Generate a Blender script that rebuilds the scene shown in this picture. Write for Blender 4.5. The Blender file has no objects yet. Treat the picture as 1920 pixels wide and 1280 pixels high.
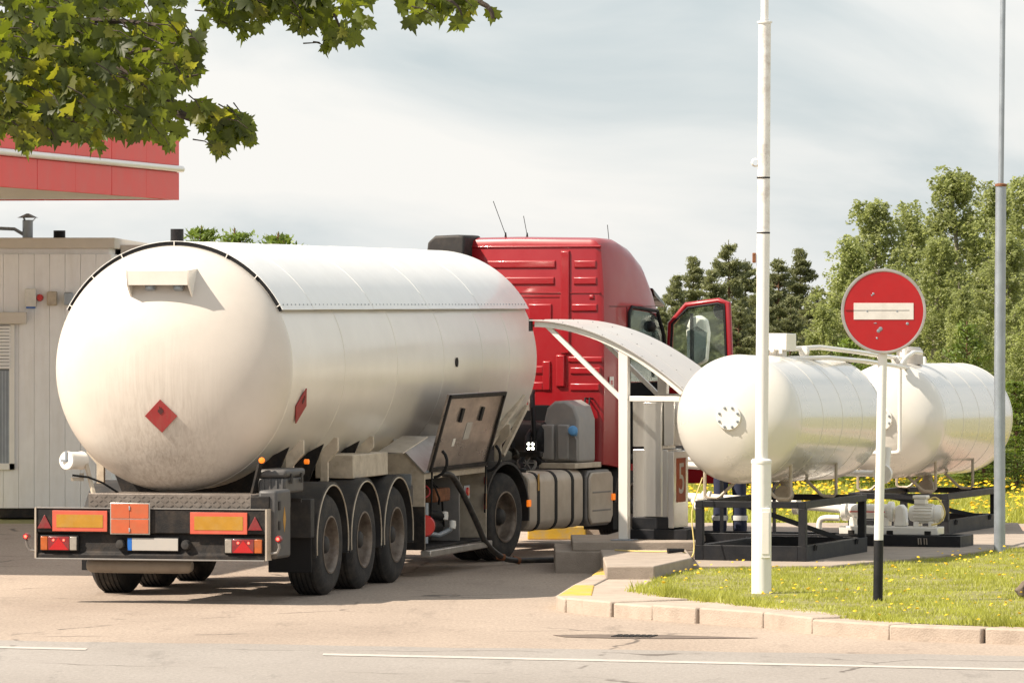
import bpy, math, random
import numpy as np
from mathutils import Vector, Matrix
random.seed(7); np.random.seed(7)
SC = bpy.context.scene
COL = SC.collection
R = math.radians
# ------------------------------------------------------------------ camera
F, HOR, HC = 10500.0, 568.0, 3.03            # focal length in photo pixels, horizon row, eye height
cd = bpy.data.cameras.new('camera'); cam = bpy.data.objects.new('camera', cd); COL.objects.link(cam)
cam.location = (0, 0, HC); cam.rotation_euler = (R(90), 0, 0)
cd.sensor_width = 36; cd.lens = F / 1920 * 36
cd.shift_y = -(640 - HOR) / 1920
cd.clip_start = 0.5; cd.clip_end = 6000
SC.camera = cam
# ------------------------------------------------------------------ world, sun, exposure
SUN = Vector((-0.66, -0.20, 0.72)).normalized()
w = bpy.data.worlds.new('World'); SC.world = w; w.use_nodes = True
nt = w.node_tree; nt.nodes.clear()
def N(t, **k):
    n = nt.nodes.new(t)
    for a, b in k.items(): setattr(n, a, b)
    return n
sky = N('ShaderNodeTexSky', sky_type='NISHITA', sun_disc=False)
sky.sun_elevation = math.asin(SUN.z); sky.sun_rotation = math.atan2(SUN.x, SUN.y)
tc = N('ShaderNodeTexCoord'); mp = N('ShaderNodeMapping'); mp.inputs['Scale'].default_value = (6.5, 6.5, 15)
mp.inputs['Rotation'].default_value = (0, R(9), 0)
n1 = N('ShaderNodeTexNoise'); n1.inputs['Scale'].default_value = 1.5; n1.inputs['Detail'].default_value = 7; n1.inputs['Roughness'].default_value = .52
n1.inputs['Distortion'].default_value = .5
rmp = N('ShaderNodeValToRGB'); e = rmp.color_ramp.elements
e[0].position = .38; e[0].color = (3.35, 3.75, 3.92, 1)
e[1].position = .61; e[1].color = (5.4, 5.3, 5.12, 1)
m = e.new(.5); m.color = (4.6, 4.72, 4.7, 1)
mx = N('ShaderNodeMix', data_type='RGBA'); mx.inputs['Factor'].default_value = .92
bg = N('ShaderNodeBackground'); bg.inputs['Strength'].default_value = .1
out = N('ShaderNodeOutputWorld')
L = nt.links.new
L(tc.outputs['Generated'], mp.inputs['Vector']); L(mp.outputs['Vector'], n1.inputs['Vector'])
L(n1.outputs['Fac'], rmp.inputs['Fac'])
L(sky.outputs['Color'], mx.inputs['A']); L(rmp.outputs['Color'], mx.inputs['B'])
L(mx.outputs['Result'], bg.inputs['Color']); L(bg.outputs['Background'], out.inputs['Surface'])
sd = bpy.data.lights.new('sun', 'SUN'); sun = bpy.data.objects.new('sun', sd); COL.objects.link(sun)
sd.energy = 4.8; sd.angle = R(.7); sd.color = (1.0, .88, .74)
sun.rotation_euler = SUN.to_track_quat('Z', 'Y').to_euler(); sun.location = (-30, 20, 40)
vs = SC.view_settings
vs.view_transform = 'Standard'; vs.look = 'None'; vs.exposure = .86; vs.gamma = 1; vs.use_curve_mapping = False

# ------------------------------------------------------------------ materials
def mat(name, col, rough=.6, metal=0., var=.14, vs=6., bump=0., bs=60., coat=0., dirt=None, scl=(1, 1, 1), coatr=.08, rvar=.12, spec=.5):
    """Procedural paint/metal/plastic: noise-varied colour, roughness and relief, optional dirt = (colour, amount, scale, scale vector)."""
    mt = bpy.data.materials.new(name); mt.use_nodes = True
    t = mt.node_tree; b = t.nodes['Principled BSDF']; l = t.links.new
    def n(k): return t.nodes.new(k)
    co = n('ShaderNodeTexCoord'); mpp = n('ShaderNodeMapping'); mpp.inputs['Scale'].default_value = scl
    l(co.outputs['Object'], mpp.inputs['Vector'])
    no = n('ShaderNodeTexNoise'); no.inputs['Scale'].default_value = vs; no.inputs['Detail'].default_value = 6; no.inputs['Roughness'].default_value = .62
    l(mpp.outputs['Vector'], no.inputs['Vector'])
    mr = n('ShaderNodeMapRange'); mr.inputs['From Min'].default_value = .28; mr.inputs['From Max'].default_value = .72
    mr.inputs['To Min'].default_value = 1 - var; mr.inputs['To Max'].default_value = 1 + var
    l(no.outputs['Fac'], mr.inputs['Value'])
    vm = n('ShaderNodeVectorMath'); vm.operation = 'SCALE'; vm.inputs[0].default_value = col[:3]
    l(mr.outputs['Result'], vm.inputs['Scale'])
    last = vm.outputs['Vector']
    if dirt:
        dc, da, ds, dv = dirt
        m2 = n('ShaderNodeMapping'); m2.inputs['Scale'].default_value = dv; l(co.outputs['Object'], m2.inputs['Vector'])
        n2 = n('ShaderNodeTexNoise'); n2.inputs['Scale'].default_value = ds; n2.inputs['Detail'].default_value = 8; n2.inputs['Roughness'].default_value = .7
        l(m2.outputs['Vector'], n2.inputs['Vector'])
        r2 = n('ShaderNodeMapRange'); r2.inputs['From Min'].default_value = .45; r2.inputs['From Max'].default_value = .75; r2.inputs['To Max'].default_value = da
        l(n2.outputs['Fac'], r2.inputs['Value'])
        mxx = n('ShaderNodeMix'); mxx.data_type = 'RGBA'; l(r2.outputs['Result'], mxx.inputs['Factor']); l(last, mxx.inputs['A'])
        mxx.inputs['B'].default_value = (*dc, 1); last = mxx.outputs['Result']
    l(last, b.inputs['Base Color'])
    rr = n('ShaderNodeMapRange'); rr.inputs['To Min'].default_value = max(.02, rough - rvar); rr.inputs['To Max'].default_value = min(1, rough + rvar)
    l(no.outputs['Fac'], rr.inputs['Value']); l(rr.outputs['Result'], b.inputs['Roughness'])
    b.inputs['Metallic'].default_value = metal; b.inputs['Specular IOR Level'].default_value = spec
    if coat: b.inputs['Coat Weight'].default_value = coat; b.inputs['Coat Roughness'].default_value = coatr
    if bump:
        n3 = n('ShaderNodeTexNoise'); n3.inputs['Scale'].default_value = bs; n3.inputs['Detail'].default_value = 5
        l(co.outputs['Object'], n3.inputs['Vector'])
        bp = n('ShaderNodeBump'); bp.inputs['Strength'].default_value = bump; bp.inputs['Distance'].default_value = .02
        l(n3.outputs['Fac'], bp.inputs['Height']); l(bp.outputs['Normal'], b.inputs['Normal'])
    return mt
def emat(name, col, s):
    mt = bpy.data.materials.new(name); mt.use_nodes = True
    b = mt.node_tree.nodes['Principled BSDF']; b.inputs['Base Color'].default_value = (*col, 1)
    b.inputs['Emission Color'].default_value = (*col, 1); b.inputs['Emission Strength'].default_value = s
    return mt
def leafmat(name, col, trans, tw=.45, var=.35, vs=1.2):
    mt = bpy.data.materials.new(name); mt.use_nodes = True
    t = mt.node_tree; l = t.links.new; b = t.nodes['Principled BSDF']; o = t.nodes['Material Output']
    g = t.nodes.new('ShaderNodeNewGeometry'); oi = t.nodes.new('ShaderNodeObjectInfo')
    no = t.nodes.new('ShaderNodeTexNoise'); no.inputs['Scale'].default_value = vs; no.inputs['Detail'].default_value = 4
    l(g.outputs['Position'], no.inputs['Vector'])
    ad = t.nodes.new('ShaderNodeMath'); ad.operation = 'ADD'; l(no.outputs['Fac'], ad.inputs[0])
    sc = t.nodes.new('ShaderNodeMath'); sc.operation = 'MULTIPLY'; sc.inputs[1].default_value = .35; l(g.outputs['Random Per Island'], sc.inputs[0])
    s2 = t.nodes.new('ShaderNodeMath'); s2.operation = 'MULTIPLY_ADD'; s2.inputs[1].default_value = .22; l(oi.outputs['Random'], s2.inputs[0]); l(sc.outputs[0], s2.inputs[2]); l(s2.outputs[0], ad.inputs[1])
    mr = t.nodes.new('ShaderNodeMapRange'); mr.inputs['From Min'].default_value = .35; mr.inputs['From Max'].default_value = 1.2
    mr.inputs['To Min'].default_value = 1 - var; mr.inputs['To Max'].default_value = 1 + var; l(ad.outputs[0], mr.inputs['Value'])
    def sv(c):
        v = t.nodes.new('ShaderNodeVectorMath'); v.operation = 'SCALE'; v.inputs[0].default_value = c; l(mr.outputs['Result'], v.inputs['Scale']); return v.outputs['Vector']
    l(sv(col), b.inputs['Base Color']); b.inputs['Roughness'].default_value = .5
    tr = t.nodes.new('ShaderNodeBsdfTranslucent'); l(sv(trans), tr.inputs['Color'])
    ms = t.nodes.new('ShaderNodeMixShader'); ms.inputs['Fac'].default_value = tw
    l(b.outputs['BSDF'], ms.inputs[1]); l(tr.outputs['BSDF'], ms.inputs[2]); l(ms.outputs['Shader'], o.inputs['Surface'])
    return mt
M = {}
DUST = (.36, .28, .20)
M['white'] = mat('white gloss paint', (.80, .77, .71), .34, 0, .04, 2.5, coat=.6, coatr=.14, dirt=((.55, .47, .37), .16, 3., (1, 1, .35)))
M['shell'] = mat('tanker shell paint', (.73, .685, .61), .40, .12, .05, 1.5, coat=.6, coatr=.22, dirt=((.50, .42, .32), .22, 1.6, (.5, .25, .5)), rvar=.05)
M['gastank'] = mat('storage tank paint', (.72, .695, .635), .28, .15, .03, 1.2, coat=.7, coatr=.10, dirt=((.55, .50, .42), .12, 1.6, (.6, 1, .6)), rvar=.05)
M['sheet'] = mat('white sheet metal', (.80, .80, .78), .40, .05, .04, 2., coat=.3, dirt=((.5, .47, .42), .15, 5., (1, 1, 1)))
M['roofsheet'] = mat('grey-white roof sheet', (.47, .455, .44), .5, 0, .05, 2, coat=.2)
M['cream'] = mat('cream bracket paint', (.50, .43, .335), .55, 0, .12, 8, dirt=((.22, .165, .115), .7, 6, (1, 1, 1)))
M['black'] = mat('black frame paint', (.010, .011, .014), .5, 0, .25, 6, bump=.1, dirt=((.05, .045, .04), .3, 7, (1, 1, 1)), spec=.3)
M['dark'] = mat('dirty dark steel', (.018, .017, .017), .7, .1, .3, 7, bump=.2, dirt=((.10, .075, .055), .5, 6, (1, 1, 1)), spec=.25)
M['plastic'] = mat('dusty black plastic', (.030, .029, .029), .62, 0, .2, 7, bump=.08, dirt=((.10, .085, .07), .5, 5, (1, 1, 1)), spec=.3)
M['grey'] = mat('dusty grey plastic', (.20, .19, .18), .6, 0, .12, 7, bump=.05, dirt=((.28, .24, .2), .5, 5, (1, 1, 1)))
M['boxgrey'] = mat('dark grey box plastic', (.065, .064, .064), .55, 0, .15, 6, bump=.05, dirt=((.15, .125, .10), .5, 5, (1, 1, 1)))
M['tyre'] = mat('dusty tyre rubber', (.018, .0175, .0175), .85, 0, .25, 9, bump=.25, bs=90, dirt=((.10, .082, .066), .6, 5, (1, 1, 1)))
M['rim'] = mat('dusty steel rim', (.20, .165, .135), .5, .5, .3, 8, dirt=((.075, .042, .025), .85, 7, (1, 1, 1)))
M['alu'] = mat('worn aluminium', (.52, .49, .45), .38, .8, .12, 7, dirt=((.3, .25, .2), .5, 6, (1, 1, 1)))
M['dustalu'] = mat('dusty aluminium tank', (.47, .41, .34), .5, .35, .1, 5, dirt=((.34, .27, .2), .55, 4, (1, 1, 1)))
M['steel'] = mat('brushed stainless steel', (.74, .73, .70), .24, .85, .05, 3, scl=(1, 1, .1))
M['galv'] = mat('galvanised steel', (.34, .38, .42), .45, .55, .14, 5, dirt=((.25, .27, .3), .5, 3, (3, 3, .6)))
M['rust'] = mat('rusty steel', (.22, .09, .04), .85, .1, .4, 12, bump=.3)
M['red'] = mat('red truck paint', (.27, .0025, .008), .36, 0, .07, 3, coat=.4, coatr=.06, dirt=((.20, .012, .014), .3, 3, (1, 1, 1)))
M['canopyred'] = mat('faded red fascia', (.74, .034, .030), .5, 0, .06, 2, coat=.1, dirt=((.6, .075, .065), .35, 1.2, (1, 1, 1)))
M['wall'] = mat('pale wall cladding', (.86, .86, .86), .65, 0, .04, 3, bump=.03, dirt=((.60, .56, .5), .3, 2.5, (3, 3, .5)))
M['trim'] = mat('pale roof trim', (.62, .57, .50), .6, 0, .06, 3)
M['signred'] = mat('red sign face', (.42, .0035, .005), .45, 0, .08, 4, coat=.1, dirt=((.36, .02, .02), .3, 9, (1, 1, 1)))
M['signwhite'] = mat('white sign bar', (.74, .71, .66), .5, 0, .06, 7, dirt=((.4, .36, .3), .3, 9, (1, 1, 1)))
M['pole'] = mat('white chipped pole paint', (.80, .79, .75), .45, 0, .05, 5, bump=.08, bs=25, dirt=((.30, .22, .16), .62, 9, (1, 1, 1)))
M['cpole'] = mat('clean white pole paint', (.80, .79, .75), .42, 0, .04, 5, bump=.06, bs=25)
M['placard'] = mat('red hazard placard', (.30, .022, .024), .6, 0, .12, 9, dirt=((.22, .09, .065), .6, 12, (1, 1, .3)))
M['orange'] = mat('orange reflective sheet', (.47, .095, .032), .55, 0, .08, 9, dirt=((.34, .13, .06), .5, 8, (1, 1, 1)))
M['coral'] = mat('fluorescent red border', (.54, .092, .052), .55, 0, .06, 9, dirt=((.5, .2, .1), .3, 8, (1, 1, 1)))
M['amber'] = mat('amber reflective sheet', (.40, .20, .012), .5, 0, .08, 9, dirt=((.4, .3, .15), .3, 8, (1, 1, 1)))
M['redlens'] = mat('red lamp lens', (.20, .010, .014), .35, 0, .15, 20, coat=.3, dirt=((.12, .06, .045), .6, 9, (1, 1, 1)))
M['orglens'] = mat('orange lamp lens', (.42, .09, .010), .35, 0, .15, 20, coat=.3, dirt=((.2, .1, .05), .5, 9, (1, 1, 1)))
M['clearlens'] = mat('clear lamp lens', (.30, .27, .23), .3, 0, .15, 20, coat=.3)
M['lit'] = emat('lit red lamp', (1, .05, .03), 5); M['litw'] = emat('lit work lamp', (1, 1, .78), 14)
M['litor'] = emat('amber side lamp', (.9, .2, .01), .35)
M['blue'] = mat('blue plate band', (.01, .12, .45), .4); M['bluecap'] = mat('blue cap plastic', (.09, .28, .55), .4)
M['plate'] = mat('white number plate', (.42, .40, .37), .5, 0, .06, 9, dirt=((.4, .35, .3), .4, 9, (1, 1, 1)))
M['yellow'] = mat('yellow kerb paint', (.58, .36, .03), .7, 0, .12, 5, bump=.1, dirt=((.36, .30, .22), 1.0, 4, (1, 1, 1)))
M['concrete'] = mat('weathered concrete', (.34, .285, .235), .9, 0, .12, 3, bump=.35, bs=70, dirt=((.2, .165, .135), .55, 4, (1, 1, 1)))
M['kerb'] = mat('pale kerb concrete', (.40, .33, .27), .9, 0, .12, 2.5, bump=.4, bs=60, dirt=((.25, .2, .16), .6, 3.5, (1, 1, 1)))
M['soil'] = mat('turf soil', (.20, .19, .065), .95, 0, .3, 3, bump=.3, bs=30)
M['rock'] = mat('brown rock', (.13, .10, .075), .95, 0, .3, 6, bump=.6, bs=20)
M['glass'] = mat('tinted cab glass', (.02, .028, .028), .04, 0, .05, 2, coat=1)
M['mirror'] = mat('mirror glass', (.75, .78, .76), .04, 1., .02, 2)
M['window'] = mat('dark office window', (.16, .17, .17), .08, 0, .1, 2, scl=(14, 1, .2))
M['rubber'] = mat('black rubber', (.011, .011, .012), .6, 0, .2, 8, spec=.25)
M['navy'] = mat('navy work cloth', (.018, .024, .055), .85, 0, .2, 12, bump=.15)
M['skin'] = mat('skin', (.52, .30, .21), .55, 0, .06, 8); M['hair'] = mat('brown hair', (.06, .035, .02), .7)
M['reflect'] = mat('grey reflective tape', (.62, .62, .6), .4); M['hose'] = mat('black hose rubber', (.02, .02, .02), .5, 0, .2, 9, dirt=((.14, .11, .09), .4, 9, (1, 1, 1)))
M['ycable'] = mat('yellow cable', (.62, .48, .16), .6); M['litered'] = mat('red painted steel', (.55, .01, .012), .4, coat=.3)
M['whiteplastic'] = mat('white plastic', (.7, .68, .63), .45)
M['bark'] = mat('maple bark', (.06, .045, .035), .95, 0, .3, 6, bump=.5); M['birchbark'] = mat('birch bark', (.30, .27, .22), .85, 0, .25, 3, dirt=((.05, .045, .04), .8, 6, (1, 1, 4)))
M['pinebark'] = mat('pine bark', (.14, .075, .045), .95, 0, .3, 4)
M['mapleA'] = leafmat('maple leaf green', (.055, .075, .010), (.25, .30, .018)); M['mapleB'] = leafmat('maple leaf olive', (.08, .09, .012), (.40, .40, .024))
M['mapleC'] = leafmat('maple leaf bronze', (.13, .075, .02), (.36, .20, .04)); M['mapleD'] = leafmat('maple leaf dark', (.036, .050, .010), (.15, .19, .012))
M['birch'] = leafmat('birch foliage', (.255, .285, .115), (.44, .49, .16), .48, .35, .6); M['pine'] = leafmat('pine foliage', (.185, .20, .10), (.29, .31, .12), .35, .4, .7)
M['spruce'] = leafmat('young spruce shoots', (.13, .19, .03), (.24, .32, .04), .3, .5, 2.2)
M['grass'] = leafmat('grass blades', (.33, .345, .06), (.54, .56, .085), .38, .45, .9); M['flower'] = leafmat('dandelion yellow', (.80, .52, .012), (.7, .45, .01), .2, .12, 3)

# ------------------------------------------------------------------ mesh helpers
class MB:
    def __init__(s): s.v = []; s.f = []
    def add(s, v, f):
        o = len(s.v); s.v += [tuple(p) for p in v]; s.f += [tuple(i + o for i in q) for q in f]; return s
    def box(s, x0, x1, y0, y1, z0, z1):
        return s.add([(x0, y0, z0), (x1, y0, z0), (x1, y1, z0), (x0, y1, z0), (x0, y0, z1), (x1, y0, z1), (x1, y1, z1), (x0, y1, z1)],
                     [(3, 2, 1, 0), (4, 5, 6, 7), (0, 1, 5, 4), (1, 2, 6, 5), (2, 3, 7, 6), (3, 0, 4, 7)])
    def obox(s, c, ax, ay, az):
        """box about centre c spanned by the half vectors ax, ay, az"""
        c, ax, ay, az = map(Vector, (c, ax, ay, az))
        P = [c + i * ax + j * ay + k * az for k in (-1, 1) for i, j in ((-1, -1), (1, -1), (1, 1), (-1, 1))]
        return s.add(P, [(3, 2, 1, 0), (4, 5, 6, 7), (0, 1, 5, 4), (1, 2, 6, 5), (2, 3, 7, 6), (3, 0, 4, 7)])
    def bar(s, a, b, w, h=None, up=(0, 0, 1)):
        a, b = Vector(a), Vector(b); d = (b - a); u = Vector(up)
        if abs(d.normalized().dot(u)) > .98: u = Vector((0, 1, 0))
        x = d.cross(u).normalized(); y = x.cross(d).normalized(); h = h or w
        return s.obox((a + b) / 2, x * w / 2, d / 2, y * h / 2)
    def tube(s, pts, r, n=8, caps=True):
        pts = [Vector(p) for p in pts]; rs = r if isinstance(r, (list, tuple)) else [r] * len(pts)
        o = len(s.v); ref = None
        for i, p in enumerate(pts):
            d = (pts[min(i + 1, len(pts) - 1)] - pts[max(i - 1, 0)]).normalized()
            if ref is None: ref = Vector((0, 0, 1)) if abs(d.z) < .9 else Vector((1, 0, 0))
            x = d.cross(ref).normalized(); y = x.cross(d).normalized(); ref = y
            for k in range(n):
                a = 2 * math.pi * k / n; s.v.append(tuple(p + rs[i] * (math.cos(a) * x + math.sin(a) * y)))
        for i in range(len(pts) - 1):
            for k in range(n):
                s.f.append((o + i * n + k, o + (i + 1) * n + k, o + (i + 1) * n + (k + 1) % n, o + i * n + (k + 1) % n))
        if caps:
            s.f.append(tuple(o + k for k in range(n))); s.f.append(tuple(o + (len(pts) - 1) * n + k for k in reversed(range(n))))
        return s
    def lathe(s, prof, org=(0, 0, 0), axis=(0, 0, 1), n=32, a0=0., a1=2 * math.pi):
        """profile [(radius, height along axis)]"""
        ax = Vector(axis).normalized(); ref = Vector((0, 0, 1)) if abs(ax.z) < .9 else Vector((1, 0, 0))
        x = ref.cross(ax).normalized(); y = ax.cross(x); org = Vector(org); full = abs(a1 - a0 - 2 * math.pi) < 1e-6
        o = len(s.v); m = n if full else n + 1
        for r, h in prof:
            for k in range(m):
                a = a0 + (a1 - a0) * k / n; s.v.append(tuple(org + ax * h + max(r, 1e-4) * (math.cos(a) * x + math.sin(a) * y)))
        for i in range(len(prof) - 1):
            for k in range(n):
                k2 = (k + 1) % m
                s.f.append((o + i * m + k, o + i * m + k2, o + (i + 1) * m + k2, o + (i + 1) * m + k))
        return s
    def prism(s, poly, a0, a1, plane='xz'):
        """polygon extruded from a0 to a1 along the axis that the plane leaves out"""
        def P(u, v, a): return {'xz': (u, a, v), 'xy': (u, v, a), 'yz': (a, u, v)}[plane]
        n = len(poly); o = len(s.v)
        s.v += [P(u, v, a0) for u, v in poly] + [P(u, v, a1) for u, v in poly]
        s.f.append(tuple(o + i for i in range(n))); s.f.append(tuple(o + n + i for i in reversed(range(n))))
        for i in range(n):
            j = (i + 1) % n; s.f.append((o + j, o + i, o + n + i, o + n + j))
        return s
    def build(s, name, m, parent=None, smooth=True, bevel=0., loc=None, rot=None, fix=True):
        me = bpy.data.meshes.new(name); me.from_pydata(s.v, [], s.f)
        if fix:
            import bmesh
            bm = bmesh.new(); bm.from_mesh(me); bmesh.ops.recalc_face_normals(bm, faces=bm.faces); bm.to_mesh(me); bm.free()
        me.materials.append(M[m] if isinstance(m, str) else m)
        if smooth: me.shade_smooth(); me.set_sharp_from_angle(angle=R(38))
        return link(name, me, parent, bevel, loc, rot)
def link(name, me, parent=None, bevel=0., loc=None, rot=None):
    o = bpy.data.objects.new(name, me); COL.objects.link(o)
    if parent: o.parent = parent
    if loc: o.location = loc
    if rot: o.rotation_euler = rot
    if bevel:
        b = o.modifiers.new('bevel', 'BEVEL'); b.width = bevel; b.segments = 2; b.limit_method = 'ANGLE'; b.angle_limit = R(40)
    return o
def tag(o, label, cat, group=None):
    o['label'] = label; o['category'] = cat
    if group: o['group'] = group
    return o
def struct(o, kind='structure'): o['kind'] = kind; return o
def thing(name, label, cat, loc=(0, 0, 0), yaw=0., group=None):
    """Empty at the base of a thing; yaw is the clockwise heading in degrees"""
    o = bpy.data.objects.new(name, None); COL.objects.link(o); o.location = loc; o.rotation_euler = (0, 0, -R(yaw)); o.empty_display_size = .2
    return tag(o, label, cat, group)
def box(name, m, par, x0, x1, y0, y1, z0, z1, bevel=.008): return MB().box(x0, x1, y0, y1, z0, z1).build(name, m, par, True, bevel)
def ground(px, py, z=0.):
    """where the ground at height z lies along a line of sight, from the survey of the photograph"""
    Y = (HC - z) * F / (py - HOR); return ((px - 960) / F * Y, Y)
def text_mesh(body, size, extr=.002):
    c = bpy.data.curves.new('glyph', 'FONT'); c.body = body; c.size = size; c.extrude = extr; c.align_x = 'CENTER'; c.align_y = 'CENTER'
    o = bpy.data.objects.new('glyph', c); COL.objects.link(o)
    me = bpy.data.meshes.new_from_object(o.evaluated_get(bpy.context.evaluated_depsgraph_get())); bpy.data.objects.remove(o); return me
# ================================================================== the setting
def asphalt(name, c1, c2, crack, speck):
    mt = bpy.data.materials.new(name); mt.use_nodes = True; t = mt.node_tree; l = t.links.new; b = t.nodes['Principled BSDF']
    n = lambda k: t.nodes.new(k)
    co = n('ShaderNodeTexCoord')
    big = n('ShaderNodeTexNoise'); big.inputs['Scale'].default_value = .55; big.inputs['Detail'].default_value = 8; big.inputs['Roughness'].default_value = .6
    mpb = n('ShaderNodeMapping'); mpb.inputs['Scale'].default_value = (.7, .35, 1); mpb.inputs['Rotation'].default_value = (0, 0, R(16))
    l(co.outputs['Object'], mpb.inputs['Vector']); l(mpb.outputs['Vector'], big.inputs['Vector'])
    cr = n('ShaderNodeValToRGB'); cr.color_ramp.elements[0].position = .3; cr.color_ramp.elements[0].color = (*c1, 1)
    cr.color_ramp.elements[1].position = .72; cr.color_ramp.elements[1].color = (*c2, 1); l(big.outputs['Fac'], cr.inputs['Fac'])
    sp = n('ShaderNodeTexNoise'); sp.inputs['Scale'].default_value = 30; sp.inputs['Detail'].default_value = 6; sp.inputs['Roughness'].default_value = .8
    mps = n('ShaderNodeMapping'); mps.inputs['Scale'].default_value = (1, .3, 1); l(co.outputs['Object'], mps.inputs['Vector']); l(mps.outputs['Vector'], sp.inputs['Vector'])
    mr = n('ShaderNodeMapRange'); mr.inputs['From Min'].default_value = .3; mr.inputs['From Max'].default_value = .7; mr.inputs['To Min'].default_value = 1 - speck; mr.inputs['To Max'].default_value = 1 + speck * .7
    l(sp.outputs['Fac'], mr.inputs['Value'])
    sc = n('ShaderNodeVectorMath'); sc.operation = 'SCALE'; l(cr.outputs['Color'], sc.inputs[0]); l(mr.outputs['Result'], sc.inputs['Scale'])
    # oil drips and darker worn wheel paths
    oi_ = n('ShaderNodeTexNoise'); oi_.inputs['Scale'].default_value = 1.7; oi_.inputs['Detail'].default_value = 9; oi_.inputs['Roughness'].default_value = .75; mpo = n('ShaderNodeMapping'); mpo.inputs['Scale'].default_value = (1, .22, 1); mpo.inputs['Rotation'].default_value = (0, 0, R(-12)); l(co.outputs['Object'], mpo.inputs['Vector']); l(mpo.outputs['Vector'], oi_.inputs['Vector'])
    mo2 = n('ShaderNodeMapRange'); mo2.inputs['From Min'].default_value = .56; mo2.inputs['From Max'].default_value = .74; mo2.inputs['To Min'].default_value = 1; mo2.inputs['To Max'].default_value = .62; l(oi_.outputs['Fac'], mo2.inputs['Value'])
    sc0 = sc; sc = n('ShaderNodeVectorMath'); sc.operation = 'SCALE'; l(sc0.outputs['Vector'], sc.inputs[0]); l(mo2.outputs['Result'], sc.inputs['Scale'])
    # cracks with a wandering course
    wn = n('ShaderNodeTexNoise'); wn.inputs['Scale'].default_value = 1.3; wn.inputs['Detail'].default_value = 5; l(co.outputs['Object'], wn.inputs['Vector'])
    mixv = n('ShaderNodeMix'); mixv.data_type = 'VECTOR'; mixv.inputs['Factor'].default_value = .35
    l(co.outputs['Object'], mixv.inputs['A']); l(wn.outputs['Color'], mixv.inputs['B'])
    vo = n('ShaderNodeTexVoronoi'); vo.feature = 'DISTANCE_TO_EDGE'; vo.inputs['Scale'].default_value = .42; l(mixv.outputs['Result'], vo.inputs['Vector'])
    lt = n('ShaderNodeMapRange'); lt.inputs['From Min'].default_value = .003; lt.inputs['From Max'].default_value = .009; lt.inputs['To Min'].default_value = crack; lt.inputs['To Max'].default_value = 0; l(vo.outputs['Distance'], lt.inputs['Value'])
    mk = n('ShaderNodeMapRange'); mk.inputs['From Min'].default_value = .48; mk.inputs['From Max'].default_value = .6; l(wn.outputs['Fac'], mk.inputs['Value'])
    mul = n('ShaderNodeMath'); mul.operation = 'MULTIPLY'; l(lt.outputs['Result'], mul.inputs[0]); l(mk.outputs['Result'], mul.inputs[1])
    mx = n('ShaderNodeMix'); mx.data_type = 'RGBA'; l(mul.outputs[0], mx.inputs['Factor']); l(sc.outputs['Vector'], mx.inputs['A']); mx.inputs['B'].default_value = (.07, .055, .045, 1)
    l(mx.outputs['Result'], b.inputs['Base Color']); b.inputs['Roughness'].default_value = .88
    bp = n('ShaderNodeBump'); bp.inputs['Strength'].default_value = .5; bp.inputs['Distance'].default_value = .01; l(sp.outputs['Fac'], bp.inputs['Height']); l(bp.outputs['Normal'], b.inputs['Normal'])
    return mt
M['forecourt'] = asphalt('dusty forecourt asphalt', (.285, .228, .182), (.40, .325, .262), .85, .34)
M['road'] = asphalt('grey road asphalt', (.25, .225, .20), (.315, .288, .262), .8, .2)
M['linepaint'] = mat('worn white road paint', (.46, .43, .39), .8, 0, .1, 5, dirt=((.3, .26, .22), .65, 9, (1, 1, 1)))
def sheet(name, m, pts, z, kind='structure', rows=None):
    mb = MB(); mb.add([(x, y, z) for x, y in pts], [tuple(range(len(pts)))]); o = mb.build(name, m, None, False); struct(o, kind); return o
mb = MB(); ys = [(-60, -.02), (96, -.02), (125, -.9), (170, -2.4), (220, -3), (3500, -3)]
mb.add([(x, y, z) for y, z in ys for x in (-1500, 1500)], [(2 * i, 2 * i + 1, 2 * i + 3, 2 * i + 2) for i in range(len(ys) - 1)])
struct(mb.build('ground', 'soil', None, False))
sheet('forecourt', 'forecourt', [(-60, 40), (60, 30), (60, 77), (-60, 77)], 0)
edge = lambda x: 49.16 - .25 * x
sheet('road', 'road', [(-60, -55), (60, -55)] + [(x, edge(x) + .05 * math.sin(x * 2.1) + .04 * math.sin(x * 5.3 + 1)) for x in np.linspace(60, -60, 241)], .004)
def stripe(x0, x1):
    f = lambda x: 47.7 - .344 * x
    n = max(2, int((x1 - x0) * 3)); xs = np.linspace(x0, x1, n)
    o = sheet('road_marking', 'linepaint', [(x, f(x) - .13 + random.uniform(-.012, .012)) for x in xs] + [(x, f(x) + .13 + random.uniform(-.012, .012)) for x in xs[::-1]], .008)
stripe(-13, -3.72); stripe(-1.63, 14)
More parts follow.
